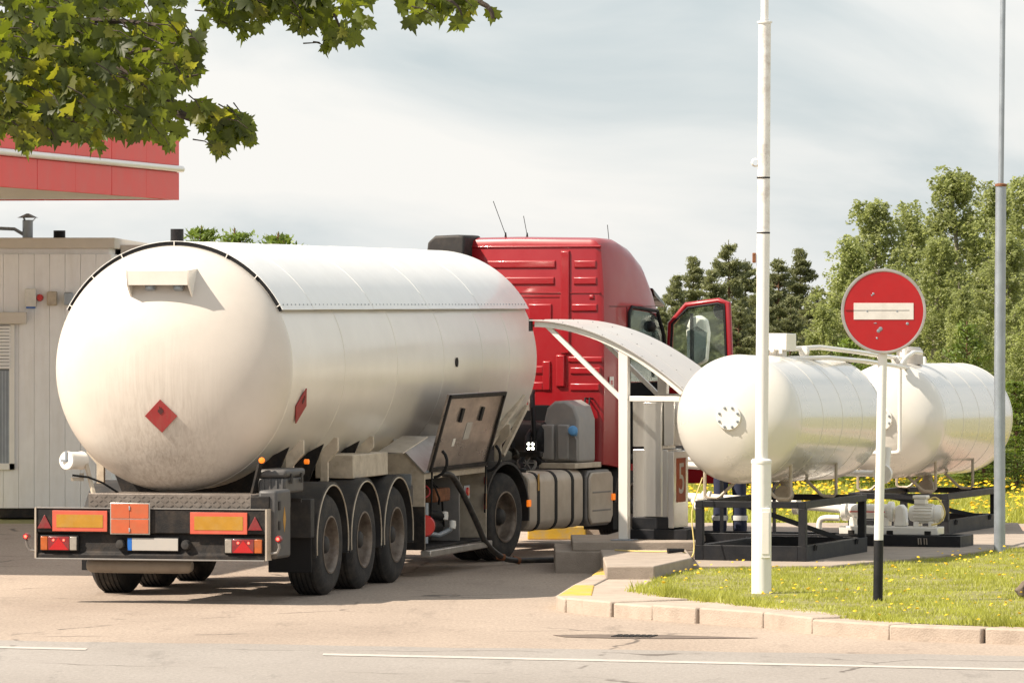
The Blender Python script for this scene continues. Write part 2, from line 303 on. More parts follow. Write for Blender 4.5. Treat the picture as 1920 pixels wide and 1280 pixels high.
# ------------------------------------------------------------------ kerb, paved strip, platform
kp = [(1.02, 61.75), (.86, 59.7), (.62, 57.6), (.43, 55.5), (.51, 54.9), (.69, 54.55), (.963, 54.1), (1.336, 53.56), (1.747, 53.0), (2.33, 52.24), (2.74, 51.3), (3.40, 50.45), (4.2, 49.9), (5.0, 49.35), (6.1, 48.7), (7.6, 47.9), (9.2, 47.1), (11, 46.2)]
kerb = bpy.data.objects.new('kerb', None); COL.objects.link(kerb); struct(kerb)
inner = []
for i, p in enumerate(kp):
    a = Vector(kp[max(i - 1, 0)]); b = Vector(kp[min(i + 1, len(kp) - 1)]); d = (b - a).normalized(); nrm = Vector((-d.y, d.x))
    inner.append(Vector(p) + nrm * {3: .35, 4: .75, 5: .9, 6: .95, 7: .9, 8: .8, 9: .55, 10: .45}.get(i, .32 if i > 3 else .22))
for i in range(len(kp) - 1):
    a, b, c, d = Vector(kp[i]), Vector(kp[i + 1]), inner[i + 1], inner[i]
    g = .010 / max((b - a).length, .2); dz = random.uniform(-.012, .012)
    q = [a.lerp(b, g), b.lerp(a, g), c.lerp(d, g), d.lerp(c, g)]; j = Vector((random.uniform(-.015, .015), random.uniform(-.02, .02)))
    me = MB(); me.add([(p.x + j.x, p.y + j.y, -.05) for p in q] + [(p.x + j.x, p.y + j.y, .145 + dz) for p in q], [(3, 2, 1, 0), (4, 5, 6, 7), (0, 1, 5, 4), (1, 2, 6, 5), (2, 3, 7, 6), (3, 0, 4, 7)])
    o = me.build('kerb_stone', 'yellow' if i in (0, 2) else 'kerb', kerb, True, .018)
    if i in (0, 2): o['label'] = 'yellow painted kerb stone'
isl = [(x, y + .04) for x, y in kp] + [(11, 71.5), (2.4, 71.5), (1.3, 66.3), (1.3, 62)]
mb = MB(); mb.add([(x, y, .125) for x, y in isl], [tuple(range(len(isl)))]); struct(mb.build('paved_strip', 'kerb', None, False))
turf = [(1.24, 56.5), (1.5, 55.6), (1.75, 54.8), (2.2, 53.4), (2.7, 52.4), (3.15, 51.35), (3.45, 50.85), (4.25, 50.25), (5.05, 49.7), (6.2, 49.1), (11, 46.9), (11, 71), (6.6, 71), (6.1, 66.2), (4.7, 63.4), (3.5, 61.2), (1.95, 61.1), (1.53, 58.95)]
sheet('turf', 'soil', turf, .135)
mb = MB(); mb.prism([(.485, 62.9), (2.2, 62.9), (2.2, 66.2), (1.25, 66.2), (1.0, 65.0), (.485, 65.0)], -.05, .245, 'xy'); struct(mb.build('concrete_step', 'concrete', None, True, .012))
mb = MB(); mb.prism([(.68, 62.93), (2.12, 62.93), (2.12, 66.1), (1.3, 66.1), (1.1, 64.9), (.68, 64.9)], .245, .35, 'xy'); struct(mb.build('concrete_platform', 'concrete', None, True, .012))
mb = MB(); mb.prism([(1.04, 61.9), (1.56, 61.0), (3.5, 61.15), (4.75, 63.4), (6.15, 66.2), (6.6, 73), (2.0, 73), (1.9, 66.25), (2.22, 66.25), (2.22, 62.88), (1.04, 62.88)], -.05, .17, 'xy'); struct(mb.build('concrete_pad', 'concrete', None, True, .012))
mb = MB(); mb.prism([(.99, 58.95), (1.50, 58.95), (1.96, 60.9), (1.96, 62.86), (.99, 62.86)], -.05, .265, 'xy'); struct(mb.build('concrete_block', 'concrete', None, True, .015))
sheet('footpath', mat('reddish footpath', (.36, .24, .18), .9, 0, .15, 2), [(2.5, 74), (40, 71.6), (40, 73), (2.5, 75.4)], .03)
b = box('yellow_kerb', 'yellow', None, .2, .95, 71.8, 72.2, 0, .17, .015); struct(b)
b = box('far_kerb', 'kerb', None, .95, 3.2, 72.0, 72.4, 0, .15, .015); struct(b)
M['patch'] = mat('dark worn asphalt', (.13, .10, .08), .9, 0, .3, 6, bump=.4)
# drain in the broken asphalt by the road
t = thing('storm_drain', 'dark iron drain grate sunk in the broken asphalt near the road', 'drain', (1.15, 50.9, .0), 14)
MB().prism([(-.62, -.25), (-.2, -.33), (.3, -.27), (.75, -.12), (1.1, .02), (.6, .16), (.1, .26), (-.45, .2), (-.8, 0)], .003, .006, 'xy').build('sunk_surround', 'patch', t, False)
for k in range(7): MB().box(-.22 + k * .055, -.185 + k * .055, -.16, .16, .006, .014).build('bar', 'dark', t, True)
# rock at the right edge
def rock(name, label, x, y, z, sx, sy, sz):
    mb = MB(); n, m = 10, 7; rnd = random.Random(3)
    vv = [[(1 + rnd.uniform(-.16, .16)) for k in range(n)] for i in range(m)]
    mb.v = [(sx * math.sin(math.pi * i / (m - 1)) * math.cos(2 * math.pi * k / n) * vv[i][k], sy * math.sin(math.pi * i / (m - 1)) * math.sin(2 * math.pi * k / n) * vv[i][k], sz * (1 - math.cos(math.pi * i / (m - 1))) * .5 * vv[i][k]) for i in range(m) for k in range(n)]
    mb.f = [(i * n + k, i * n + (k + 1) % n, (i + 1) * n + (k + 1) % n, (i + 1) * n + k) for i in range(m - 1) for k in range(n)]
    return tag(mb.build(name, 'rock', None, True, loc=(x, y, z)), label, 'rock')
rx, ry = ground(1912, 1118, .15); rock('rock', 'brown rough stone lying in the grass at the right edge', rx + .06, ry, .12, .10, .14, .17)

# ------------------------------------------------------------------ station building (front parallel to the road side)
BX, BY, BH = -5.65, 79.0, 3.95
t = thing('station_building', 'low pale clad station building with roller shutter window', 'building', (BX, BY, 0))
box('wall', 'wall', t, -12, -.03, .04, 11, 0, 3.8)
for k in range(17):
    box('wall_panel', 'wall', t, -.218 * (k + 1) + .0015, -.218 * k - .0015, -.012 - .0015 * (k % 2), .05, .14, 3.72, .003)
for k in range(10):
    box('side_panel', 'wall', t, -.05, .004 + .004 * (k % 2), .06 + .6 * k, .06 + .6 * (k + 1) - .012, .14, 3.72, .006)
box('plinth', 'dark', t, -12, .0, -.004, 10.9, 0, .139)
rf = box('roof', 'trim', t, -12.2, .05, -.07, 11.1, 3.80, 3.95, .01)
def zb(py): return HC - (py - HOR) * BY / F
def xb(px): return (px - 960) / F * BY - BX
wn = box('window', 'window', t, xb(-110), xb(24), -.028, -.017, zb(872), zb(612), .003)
for x0, x1, z0, z1 in ((xb(18), xb(28), zb(880), zb(608)), (xb(-110), xb(28), zb(880), zb(868)), (xb(-45), xb(-38), zb(868), zb(690))):
    box('frame', 'cpole', wn, x0, x1, -.06, -.03, z0, z1, .004)
box('shutter_box', 'trim', wn, xb(-115), xb(51), -.20, -.031, zb(607), zb(585), .012)
for k in range(13):
    z = zb(610) - k * .047; MB().box(xb(-108), xb(21), -.075, -.05, z - .045, z - .006).build('slat', 'wall', wn, True, .008)
for k in range(22): MB().box(xb(-100) + k * .043, xb(-100) + k * .043 + .034, -.048, -.036, zb(868), zb(695)).build('blind_strip', 'galv', wn, True)
a = box('alarm_box', 'whiteplastic', t, xb(48), xb(69), -.12, -.02, zb(575), zb(541), .012); box('blue_base', 'blue', a, xb(50), xb(67), -.11, -.03, zb(578), zb(574), .003)
MB().lathe([(0, .08), (.035, .075), (.05, .04), (.052, 0)], (xb(75), -.02, zb(558)), (0, -1, 0), 16).build('red_beacon', 'litered', t)
box('siren_box', 'cream', t, xb(89), xb(108), -.11, -.02, zb(573), zb(546), .02)
box('floodlight', 'galv', t, xb(122), xb(138), -.2, -.02, zb(572), zb(548), .015)
c = MB().lathe([(.075, 0), (.075, .27), (.07, .27)], (xb(45), .6, 3.94), n=20).build('flue', 'galv', t)
MB().lathe([(.15, .30), (.02, .36), (0, .362)], (xb(45), .6, 3.94), n=20).build('rain_cap', 'galv', c)
for a in (0, 2.1, 4.2): MB().bar((xb(45) + .07 * math.cos(a), .6 + .07 * math.sin(a), 4.19), (xb(45) + .12 * math.cos(a), .6 + .12 * math.sin(a), 4.25), .012).build('stay', 'galv', c)
MB().tube([(xb(-60), .6, 4.0), (xb(-10), .6, 4.09), (xb(20), .6, 4.08), (xb(38), .6, 4.0)], .025).build('flue_pipe', 'galv', t)
for px, r, z in ((105, .085, 4.06), (332, .095, 4.10)):
    MB().lathe([(r, -.2), (r, z - 3.94), (r - .015, z - 3.94), (r - .015, z - 4.0)], (xb(px) if px < 200 else (px - 960) / F * 81 - BX, .6 if px < 200 else 2.0, 3.94), n=20).build('roof_vent', 'black', t)
box('annex_wall', 'wall', t, .02, 1.6, 1.2, 10, 0, 3.7); box('annex_roof', 'trim', t, .052, 1.7, 1.1, 10.1, 3.7, 3.86)

# ------------------------------------------------------------------ forecourt canopy
CX, CY = -4.73, 79.6
t = thing('forecourt_canopy', 'red fuel station canopy edge with silver tube above the building', 'canopy', (CX, CY, .09), 10.5)
Lc, Wc = 19.0, 6.2
box('deck', 'trim', t, -Wc, -.06, -Lc, -.06, 4.44, 5.2)
for k in range(43): MB().box(-Wc + .05, -.05, -.1 - (k + 1) * .43, -.1 - k * .43 - .02, 4.415, 4.438).build('soffit_strip', 'trim', t)
for k in range(10):
    y1 = -k * 1.9; y0 = max(-Lc, y1 - 1.9)
    for z0, z1 in ((4.40, 4.79), (4.89, 5.29)):
        box('fascia_panel', 'canopyred', t, -.058, .0 + .003 * (k % 2), y0 + .006, y1 - .006, z0, z1, .006)
for k in range(3):
    for z0, z1 in ((4.40, 4.79), (4.89, 5.29)):
        box('fascia_panel', 'canopyred', t, -1.9 * (k + 1) + .006 - .06, -1.9 * k - .066, -.058, 0, z0, z1, .006)
box('fascia_core', 'canopyred', t, -Wc, -.03, -Lc, -.03, 4.78, 4.9, 0)
MB().tube([(.03, -Lc, 4.84), (.03, .03, 4.84)], .046, 14).build('tube', 'sheet', t)
MB().tube([(-Wc, .03, 4.84), (.03, .03, 4.84)], .046, 14).build('tube', 'sheet', t)
for y in (-9.5, -16.5): box('column', 'wall', t, -5.2, -4.8, y - .2, y + .2, -.09, 4.414)
# ================================================================== tank trailer (x right, y forward, z up from the rear bumper)
T = thing('tank_trailer', 'white gas tanker semi-trailer with dirty domed rear and hazard diamonds', 'trailer', (-3.63, 56.4, 0), 14)
def wheel(par, x, y, side, wdt=.36, r=.525, dual=False, hubout=.0):
    """wheel with its outer face at x, axle along x; side = +1 right, -1 left"""
    e = MB(); w2 = wdt
    prof = [(.292, 0), (.33, -.004), (.40, .002), (.47, -.006), (.502, -.03), (r - .006, -.055)]
    g = (w2 - .11) / 5
    for k in range(5):
        a = -.055 - g * k; prof += [(r, a - .006), (r, a - g + .012), (r - .014, a - g + .009), (r - .014, a - g + .001)]
    prof += [(r - .006, -w2 + .05), (.502, -w2 + .03), (.47, -w2 + .006), (.33, -w2), (.292, -w2)]
    ty = MB().lathe(prof, (x, y, .52), (side, 0, 0), 56)
    if dual: ty.lathe(prof, (x - side * (w2 + .02), y, .52), (side, 0, 0), 40)
    W = bpy.data.objects.new('wheel', None); COL.objects.link(W); W.parent = par
    ty.build('tyre', 'tyre', W)
    rim = MB().lathe([(.30, -.012), (.302, .004), (.285, .006), (.272, -.012), (.262, -.05), (.255, -.12), (.235, -.15), (.20, -.172), (.115, -.165), (.10, -.12), (.10, -.12)], (x, y, .52), (side, 0, 0), 40)
    rim.build('rim', 'rim', W)
    MB().lathe([(.105, -.16), (.10, -.10), (.088, -.045 + hubout), (.07, -.03 + hubout), (0, -.026 + hubout)], (x, y, .52), (side, 0, 0), 28).build('hub', 'plastic', W)
    nb = MB()
    for k in range(10):
        a = 2 * math.pi * k / 10
        nb.lathe([(.016, 0), (.016, .035), (0, .036)], (x - side * .158, y + .168 * math.cos(a), .52 + .168 * math.sin(a)), (side, 0, 0), 6)
    struct(nb.build('wheel_nuts', 'rim', W), 'stuff')
    hl = MB()
    for k in range(8):
        a = 2 * math.pi * (k + .5) / 8
        hl.lathe([(.024, -.001), (.0, 0)], (x - side * .1545, y + .215 * math.cos(a), .52 + .215 * math.sin(a)), (side, 0, 0), 10)
    struct(hl.build('hand_holes', 'rubber', W), 'stuff')
    return W
def fender(par, x0, x1, y, r0=.60, r1=.635, a0=-12, a1=192, m='plastic', edge=True, z=.54):
    mb = MB(); n = 24; P = []
    for k in range(n + 1):
        a = R(a0 + (a1 - a0) * k / n)
        for x, rr in ((x0, r1), (x1, r1), (x1, r0), (x0, r0)): P.append((x, y + rr * math.cos(a), z + rr * math.sin(a)))
    Fc = [(4 * k + i, 4 * k + (i + 1) % 4, 4 * k + 4 + (i + 1) % 4, 4 * k + 4 + i) for k in range(n) for i in range(4)] + [(0, 1, 2, 3), (4 * n + 3, 4 * n + 2, 4 * n + 1, 4 * n)]
    o = mb.add(P, Fc).build('mudguard', m, par)
    if edge:
        MB().tube([(x1 + .004, y + r0 * math.cos(R(a)), z + r0 * math.sin(R(a))) for a in np.linspace(a0 + 2, a1 - 2, 26)], .008, 6).build('edge_trim', 'cream', o)
    return o
AX = (2.2, 3.51, 4.82)
for y in AX:
    wheel(T, 1.25, y, 1); wheel(T, -1.25, y, -1)
    fender(T, .80, 1.27, y); fender(T, -1.27, -.80, y, edge=False)
    MB().tube([(-.9, y, .52), (.9, y, .52)], .07, 12).build('axle', 'dark', T)
    for s in (-1, 1): MB().tube([(s * .55, y, .58), (s * .55, y, .85)], .12, 14).build('air_spring', 'rubber', T)
# frame
for s in (-1, 1): box('chassis_rail', 'dark', T, s * .5 - .06, s * .5 + .06, .32, 11.2, .84, 1.06)
for y in (1.0, 2.9, 4.2, 5.5, 7.5, 9.3): box('cross_member', 'dark', T, -.44, .44, y, y + .1, .86, 1.1)
box('coupling_plate', 'dark', T, -.5, .5, 9.4, 11.6, 1.141, 1.2)
# ---- tank
ZA, RT, Y0, Y1 = 2.36, 1.255, .9, 11.35
def head(dirn, y, m, name):
    pr = [(RT * math.cos(a), dirn * .62 * math.sin(a)) for a in np.linspace(0, math.pi / 2, 22)]
    return MB().lathe(pr, (0, y, ZA), (0, 1, 0), 96).build(name, m, T)
# dusty rear head: streaked road dirt in the lower middle
mt = mat('dirty rear head paint', (.60, .55, .49), .45, 0, .06, 2, coat=.3, coatr=.2); M['head'] = mt
t_ = mt.node_tree; b_ = t_.nodes['Principled BSDF']; l_ = t_.links.new; prev = b_.inputs['Base Color'].links[0].from_socket
co = t_.nodes.new('ShaderNodeTexCoord'); mp1 = t_.nodes.new('ShaderNodeMapping'); mp1.inputs['Scale'].default_value = (26, 26, 1.1)
l_(co.outputs['Object'], mp1.inputs['Vector'])
st = t_.nodes.new('ShaderNodeTexNoise'); st.inputs['Scale'].default_value = 1; st.inputs['Detail'].default_value = 7; st.inputs['Roughness'].default_value = .7; st.inputs['Distortion'].default_value = .8; l_(mp1.outputs['Vector'], st.inputs['Vector'])
sr = t_.nodes.new('ShaderNodeMapRange'); sr.inputs['From Min'].default_value = .40; sr.inputs['From Max'].default_value = .78; sr.inputs['To Min'].default_value = .18; l_(st.outputs['Fac'], sr.inputs['Value'])
fn = t_.nodes.new('ShaderNodeTexNoise'); fn.inputs['Scale'].default_value = 55; fn.inputs['Detail'].default_value = 5; l_(co.outputs['Object'], fn.inputs['Vector'])
fr = t_.nodes.new('ShaderNodeMapRange'); fr.inputs['From Min'].default_value = .50; fr.inputs['From Max'].default_value = .72; fr.inputs['To Max'].default_value = .5; l_(fn.outputs['Fac'], fr.inputs['Value'])
mm = t_.nodes.new('ShaderNodeMath'); mm.operation = 'MAXIMUM'; l_(sr.outputs['Result'], mm.inputs[0]); l_(fr.outputs['Result'], mm.inputs[1])
sx = t_.nodes.new('ShaderNodeSeparateXYZ'); l_(co.outputs['Object'], sx.inputs[0])
gz = t_.nodes.new('ShaderNodeMapRange'); gz.inputs['From Min'].default_value = 2.9; gz.inputs['From Max'].default_value = 1.45; l_(sx.outputs['Z'], gz.inputs['Value'])
xa = t_.nodes.new('ShaderNodeMath'); xa.operation = 'ABSOLUTE'; l_(sx.outputs['X'], xa.inputs[0])
gx = t_.nodes.new('ShaderNodeMapRange'); gx.interpolation_type = 'SMOOTHSTEP'; gx.inputs['From Min'].default_value = .95; gx.inputs['From Max'].default_value = .1; l_(xa.outputs[0], gx.inputs['Value'])
m1 = t_.nodes.new('ShaderNodeMath'); m1.operation = 'MULTIPLY'; l_(gz.outputs['Result'], m1.inputs[0]); l_(gx.outputs['Result'], m1.inputs[1])
m2 = t_.nodes.new('ShaderNodeMath'); m2.operation = 'MULTIPLY'; l_(m1.outputs[0], m2.inputs[0]); l_(mm.outputs[0], m2.inputs[1])
m3 = t_.nodes.new('ShaderNodeMath'); m3.operation = 'MULTIPLY'; m3.inputs[1].default_value = .72; l_(m2.outputs[0], m3.inputs[0])
mc = t_.nodes.new('ShaderNodeMix'); mc.data_type = 'RGBA'; l_(m3.outputs[0], mc.inputs['Factor']); l_(prev, mc.inputs['A']); mc.inputs['B'].default_value = (.17, .115, .075, 1); l_(mc.outputs['Result'], b_.inputs['Base Color'])
head(-1, Y0, 'head', 'rear_head'); head(1, Y1, 'shell', 'front_head')
MB().lathe([(RT, Y0), (RT + .001, Y0 + .02)] + [(RT + .0015 * math.sin(k * 1.7), Y0 + .02 + k * (Y1 - Y0 - .04) / 40) for k in range(1, 40)] + [(RT, Y1)], (0, 0, ZA), (0, 1, 0), 96).build('tank_shell', 'shell', T)
for y in (Y0 + .02, 2.9, 5.0, 7.0, 8.75, 10.05, Y1 - .02): MB().lathe([(RT - .01, -.012), (RT + .004, -.006), (RT + .005, .006), (RT - .01, .012)], (0, y, ZA), (0, 1, 0), 96).build('weld_seam', 'shell', T)
# sunshield
RS = 1.305
def arc_sheet(y0, y1, r, th, a0, a1, n=36):
    mb = MB(); P = []
    for k in range(n + 1):
        a = R(a0 + (a1 - a0) * k / n)
        for y, rr in ((y0, r), (y1, r), (y1, r - th), (y0, r - th)): P.append((rr * math.cos(a), y, ZA + rr * math.sin(a)))
    return mb.add(P, [(4 * k + i, 4 * k + (i + 1) % 4, 4 * k + 4 + (i + 1) % 4, 4 * k + 4 + i) for k in range(n) for i in range(4)] + [(0, 1, 2, 3), (4 * n + 3, 4 * n + 2, 4 * n + 1, 4 * n)])
npn = 9; pl = (Y1 - Y0 + .0) / npn
for k in range(npn): arc_sheet(Y0 + k * pl, Y0 + (k + 1) * pl + .03, RS + .0035 * (k % 2), .006, 27.5, 152.5).build('sunshield_panel', 'sheet', T)
rv = MB()
for s in (1, -1):
    for k in range(70):
        y = Y0 + .1 + k * (Y1 - Y0 - .2) / 69; a = R(30)
        rv.lathe([(.009, -.002), (.006, .006), (0, .007)], (s * (RS + .004) * math.cos(a), y, ZA + (RS + .004) * math.sin(a)), (s * math.cos(a), 0, math.sin(a)), 6)
struct(rv.build('rivets', 'galv', T), 'stuff')
arc_sheet(Y0 + .01, Y0 + .06, RS - .008, .038, 27.5, 152.5).build('gap_shade', 'rubber', T)  # black strip painting in the shade of the gap under the sunshield
for a in (30, 47, 64, 90, 116, 133, 150):
    c, s = math.cos(R(a)), math.sin(R(a)); MB().bar((1.257 * c, Y0 - .0, ZA + 1.257 * s), (1.30 * c, Y0 - .0, ZA + 1.30 * s), .009, .012, up=(0, 1, 0)).build('shield_bracket', 'white', T)
for o in list(T.children):
    if o.name.split('.')[0] in ('rear_head', 'front_head', 'tank_shell', 'weld_seam', 'sunshield_panel', 'rivets', 'gap_shade', 'shield_bracket'): o.location.x -= .045
# work-light hood on the rear head
hx0, hx1, hz1 = -.36, .30, 3.36
hd = MB().prism([(.30, hz1 - .15), (.275, hz1), (.60, hz1 + .02), (.60, hz1 - .01), (.31, hz1 - .03), (.325, hz1 - .15)], hx0, hx1, 'yz').build('lamp_hood', 'white', T, True, .004)
for x in (hx0, hx1 - .012): MB().prism([(.299, hz1 - .15), (.274, hz1 + .001), (.66, hz1 + .02), (.62, hz1 - .17), (.45, hz1 - .29)], x - .003, x + .015, 'yz').build('hood_cheek', 'white', hd, True)
for x in (-.14, .16): MB().lathe([(.0, -.05), (.05, -.05), (.055, .0), (.04, .06), (.02, .11)], (x, .40, hz1 - .15), (0, .3, 1), 16).build('work_lamp', 'galv', hd)
# hazard diamonds (flat print on plates)
M['flameink'] = mat('faded dark print', (.075, .018, .018), .7)
def flame(par, loc, rot, s):
    P = [(-.30, -.36), (.30, -.36), (.30, -.30), (-.30, -.30)]; Q = [(-.05, -.22), (-.24, -.02), (-.2, .18), (-.1, .08), (-.08, .42), (.04, .22), (.08, .34), (.16, .1), (.2, .2), (.24, -.02), (.06, -.22)]
    for p in (Q,):
        o = MB().prism([(x * s, (z + .12) * s) for x, z in p], -.0035, 0, 'xz').build('flame_symbol', 'flameink', par, False); o.location = loc; o.rotation_euler = rot
def placard(loc, rot, h):
    o = MB().prism([(0, -h), (h, 0), (0, h), (-h, 0)], -.006, .006, 'xz').build('hazard_placard', 'placard', T, False, .002); o.location = loc; o.rotation_euler = rot
    flame(o, (0, -.0062, h * .2), (0, 0, 0), h * .75)
placard((0.0, .316, 1.887), (R(12.3), 0, 0), .172)
a = -17.7; placard((1.265 * math.cos(R(a)) - .045, 1.40, ZA + 1.265 * math.sin(R(a))), (R(17.7), 0, R(90)), .19)
# ---- rear bumper with lamps
M['treadalu'] = mat('dirty tread plate', (.22, .19, .165), .5, .5, .2, 6, dirt=((.13, .10, .08), .7, 5, (1, 1, 1)))
bp = MB().prism([(0, .455), (0, .495), (.03, .52), (.055, .70), (.0, .715), (0, .955), (.10, .955), (.10, .455)], -1.23, 1.20, 'yz').build('rear_bumper', 'dark', T, True, .008)
for x in (-1.238, 1.195): MB().prism([(-.012, .45), (-.012, .965), (.16, .965), (.16, .45)], x, x + .018, 'yz').build('end_plate', 'dustalu', bp)
box('lip', 'grey', bp, -1.22, 1.19, -.022, .02, .440, .456, .004); box('top_edge', 'grey', bp, -1.22, 1.19, -.008, .09, .956, .964, .002)
for x0, x1, z0, z1 in ((-1.047, -.465, .726, .936), (.41, 1.008, .712, .93)):
    o = box('marker_board', 'coral', T, x0, x1, -.016, -.002, z0, z1, .003); box('amber_field', 'amber', o, x0 + .045, x1 - .045, -.019, -.0165, z0 + .04, z1 - .04, 0)
o = box('orange_plate', 'alu', T, -.43, -.008, -.03, -.012, .70, 1.02, .006)
for z0, z1 in ((.712, .852), (.862, 1.008)):
    for x0, x1 in ((-.416, -.223), (-.219, -.022)): box('orange_field', 'orange', o, x0, x1, -.038, -.031, z0, z1, .002)
for z in (.745, .965): box('catch', 'galv', o, -.228, -.212, -.046, -.039, z - .02, z + .02, .003)
for x in (-1.13, 1.09):
    o = MB().prism([(x - .078, .752), (x + .078, .752), (x, .893)], -.018, -.003, 'xz').build('triangle_reflector', 'redlens', T, True, .006)
def lamp(x0, x1, z0, z1, order):
    o = box('tail_lamp', 'rubber', T, x0 - .012, x1 + .012, .0, .045, z0 - .012, z1 + .012, .006); w = (x1 - x0)
    c = x0
    for m, fr in order:
        box({'orglens': 'indicator_lens', 'redlens': 'brake_lens', 'clearlens': 'reverse_lens'}[m], m, o, c + .002, c + w * fr - .002, -.022, -.001, z0, z1, .005); c += w * fr
    cx = (x0 + x1) / 2
    MB().prism([(cx - .105, z0 + .004), (cx + .105, z0 + .004), (cx, z1 - .012)], -.027, -.0225, 'xz').build('reflector_triangle', 'signred', o)
    for d in (-.055, .055): MB().lathe([(.011, 0), (.011, .004), (0, .005)], (cx + d, -.0225, z1 - .035), (0, -1, 0), 10).build('lit_bulb', 'lit', o)
lamp(-1.172, -.785, .535, .672, (('orglens', .2), ('redlens', .6), ('clearlens', .2)))
lamp(.775, 1.165, .525, .662, (('clearlens', .19), ('redlens', .6), ('orglens', .21)))
o = box('number_plate', 'rubber', T, -.262, .29, .0, .032, .53, .675, .004); box('plate_face', 'plate', o, -.205, .28, -.007, -.001, .54, .664, .002); box('blue_band', 'blue', o, -.252, -.206, -.007, -.001, .54, .664, .002)
for x in (-.33, .36): MB().lathe([(0, .05), (.04, .045), (.052, .0), (.05, -.03)], (x, .01, .60), (0, -1, 0), 16).build('plate_lamp', 'plastic', T)
for x, s in ((-1.25, -1), (1.26, 1)):
    o = MB().tube([(x - s * .02, .04, .52), (x + s * .05, .03, .53), (x + s * .075, .02, .58), (x + s * .075, .0, .63)], .014, 8).build('marker_arm', 'grey', T)
    MB().lathe([(0, -.04), (.03, -.035), (.036, 0), (.03, .035), (0, .04)], (x + s * .075, .0, .67), (0, 1, 0), 16).build('marker_lamp', 'redlens', o)
    MB().lathe([(.016, 0), (.012, .006), (0, .007)], (x + s * .075, -.04, .67), (0, -1, 0), 10).build('lit_bulb', 'lit', o)
MB().prism([(-.72, .96), (-.72, 1.105), (1.0, 1.105), (1.0, .96)], .16, .20, 'xz').build('tread_plate', 'treadalu', T, True, .004)
ch = MB()
for i in range(34):
    for j in range(3): ch.obox((-.69 + i * .05, .158, .985 + j * .045), (.016, 0, .010 * (1 if (i + j) % 2 else -1)), (0, .003, 0), (-.003, 0, .004))
struct(ch.build('tread_pattern', 'treadalu', T), 'stuff')
box('rear_deck', 'treadalu', T, -.72, 1.0, .205, .9, 1.07, 1.10)
box('deck_side', 'dark', T, 1.002, 1.2, .12, .9, .955, 1.09)
box('underrun_block', 'dark', T, -.9, .9, .1, .3, .5, .9)
M['receiver'] = mat('dusty receiver paint', (.26, .22, .175), .6, 0, .15, 5, dirt=((.12, .09, .07), .7, 5, (1, 1, 1)))
MB().lathe([(.0, -.56), (.05, -.555), (.075, -.52), (.08, -.4), (.08, .4), (.075, .52), (.05, .555), (0, .56)], (-.22, .30, .375), (1, 0, 0), 24).build('air_receiver', 'receiver', T)
for x in (-.5, .1): MB().bar((x, .3, .45), (x, .3, .8), .03, .05).build('receiver_strap', 'dark', T)
# boxes on the right rear
o = box('extinguisher_box', 'boxgrey', T, 1.075, 1.27, .14, .66, .46, 1.15, .03)
for z in (.55, .75, .95): box('hinge', 'plastic', o, 1.271, 1.283, .20, .26, z, z + .09, .003)
MB().prism([(.42, .72), (.47, .85), (.42, .98), (.37, .85)], 1.2705, 1.2725, 'yz').build('yellow_mark', 'amber', o)
o = box('tool_box', 'boxgrey', T, .93, 1.22, .62, 1.30, 1.10, 1.26, .025); box('lid', 'boxgrey', o, .915, 1.235, .605, 1.315, 1.262, 1.345, .03)
for x in (.98, 1.05, 1.12, 1.18): box('rib', 'boxgrey', o, x, x + .02, .608, .622, 1.12, 1.25, .004)
for y in (.75, 1.12): box('latch', 'plastic', o, 1.235, 1.25, y, y + .06, 1.2, 1.3, .004)
MB().bar((1.1, .9, 1.1), (1.1, .9, .78), .04, .05).build('box_bracket', 'dark', T); MB().bar((.9, 1.1, 1.02), (1.25, 1.1, 1.02), .04).build('box_bracket', 'dark', T)
box('mud_flap', 'rubber', T, .78, 1.24, 1.50, 1.53, .26, .80, .006); box('flap_panel', 'plastic', T, .78, 1.26, 1.42, 1.56, .62, 1.02, .01)
box('mud_flap', 'rubber', T, -1.24, -.78, 1.50, 1.53, .26, .80, .006)
MB().bar((.87, .62, 1.06), (.98, .55, 1.42), .05, .03).build('lamp_stalk', 'dark', T); MB().lathe([(0, -.02), (.03, -.015), (.03, .015), (0, .02)], (1.0, .53, 1.44), (0, 1, 0), 12).build('amber_marker', 'litor', T)
MB().lathe([(0, -.02), (.026, -.015), (.026, .03), (0, .035)], (1.17, 1.55, 1.40), (1, 0, 0), 12).build('amber_marker', 'litor', T)
# document tube at the left rear
tb = MB().lathe([(0, -.012), (.088, -.01), (.094, 0), (.094, .03), (.088, .035), (.088, .22), (.094, .23), (.094, .25), (0, .252)], (-1.0, .30, 1.43), (.35, 1, -.02), 28).build('document_tube', 'white', T)
MB().bar((-1.055, .285, 1.43), (-.945, .285, 1.43), .012, .02).build('latch', 'galv', tb); MB().bar((-1.0, .28, 1.43), (-1.0, .28, 1.53), .02, .012, up=(0, 1, 0)).build('latch', 'galv', tb)
for a, b in (((-.86, .5, 1.40), (-.72, .35, 1.06)), ((-.88, .42, 1.30), (-.88, .42, 1.22)), ((-.98, .38, 1.24), (-.86, .42, 1.24))): MB().bar(a, b, .035).build('tube_bracket', 'cream', T)
MB().tube([(-.96, .36, 1.28), (-.8, .4, 1.26), (-.68, .5, 1.2), (-.55, .6, 1.1)], .012, 6).build('cable', 'rubber', T)
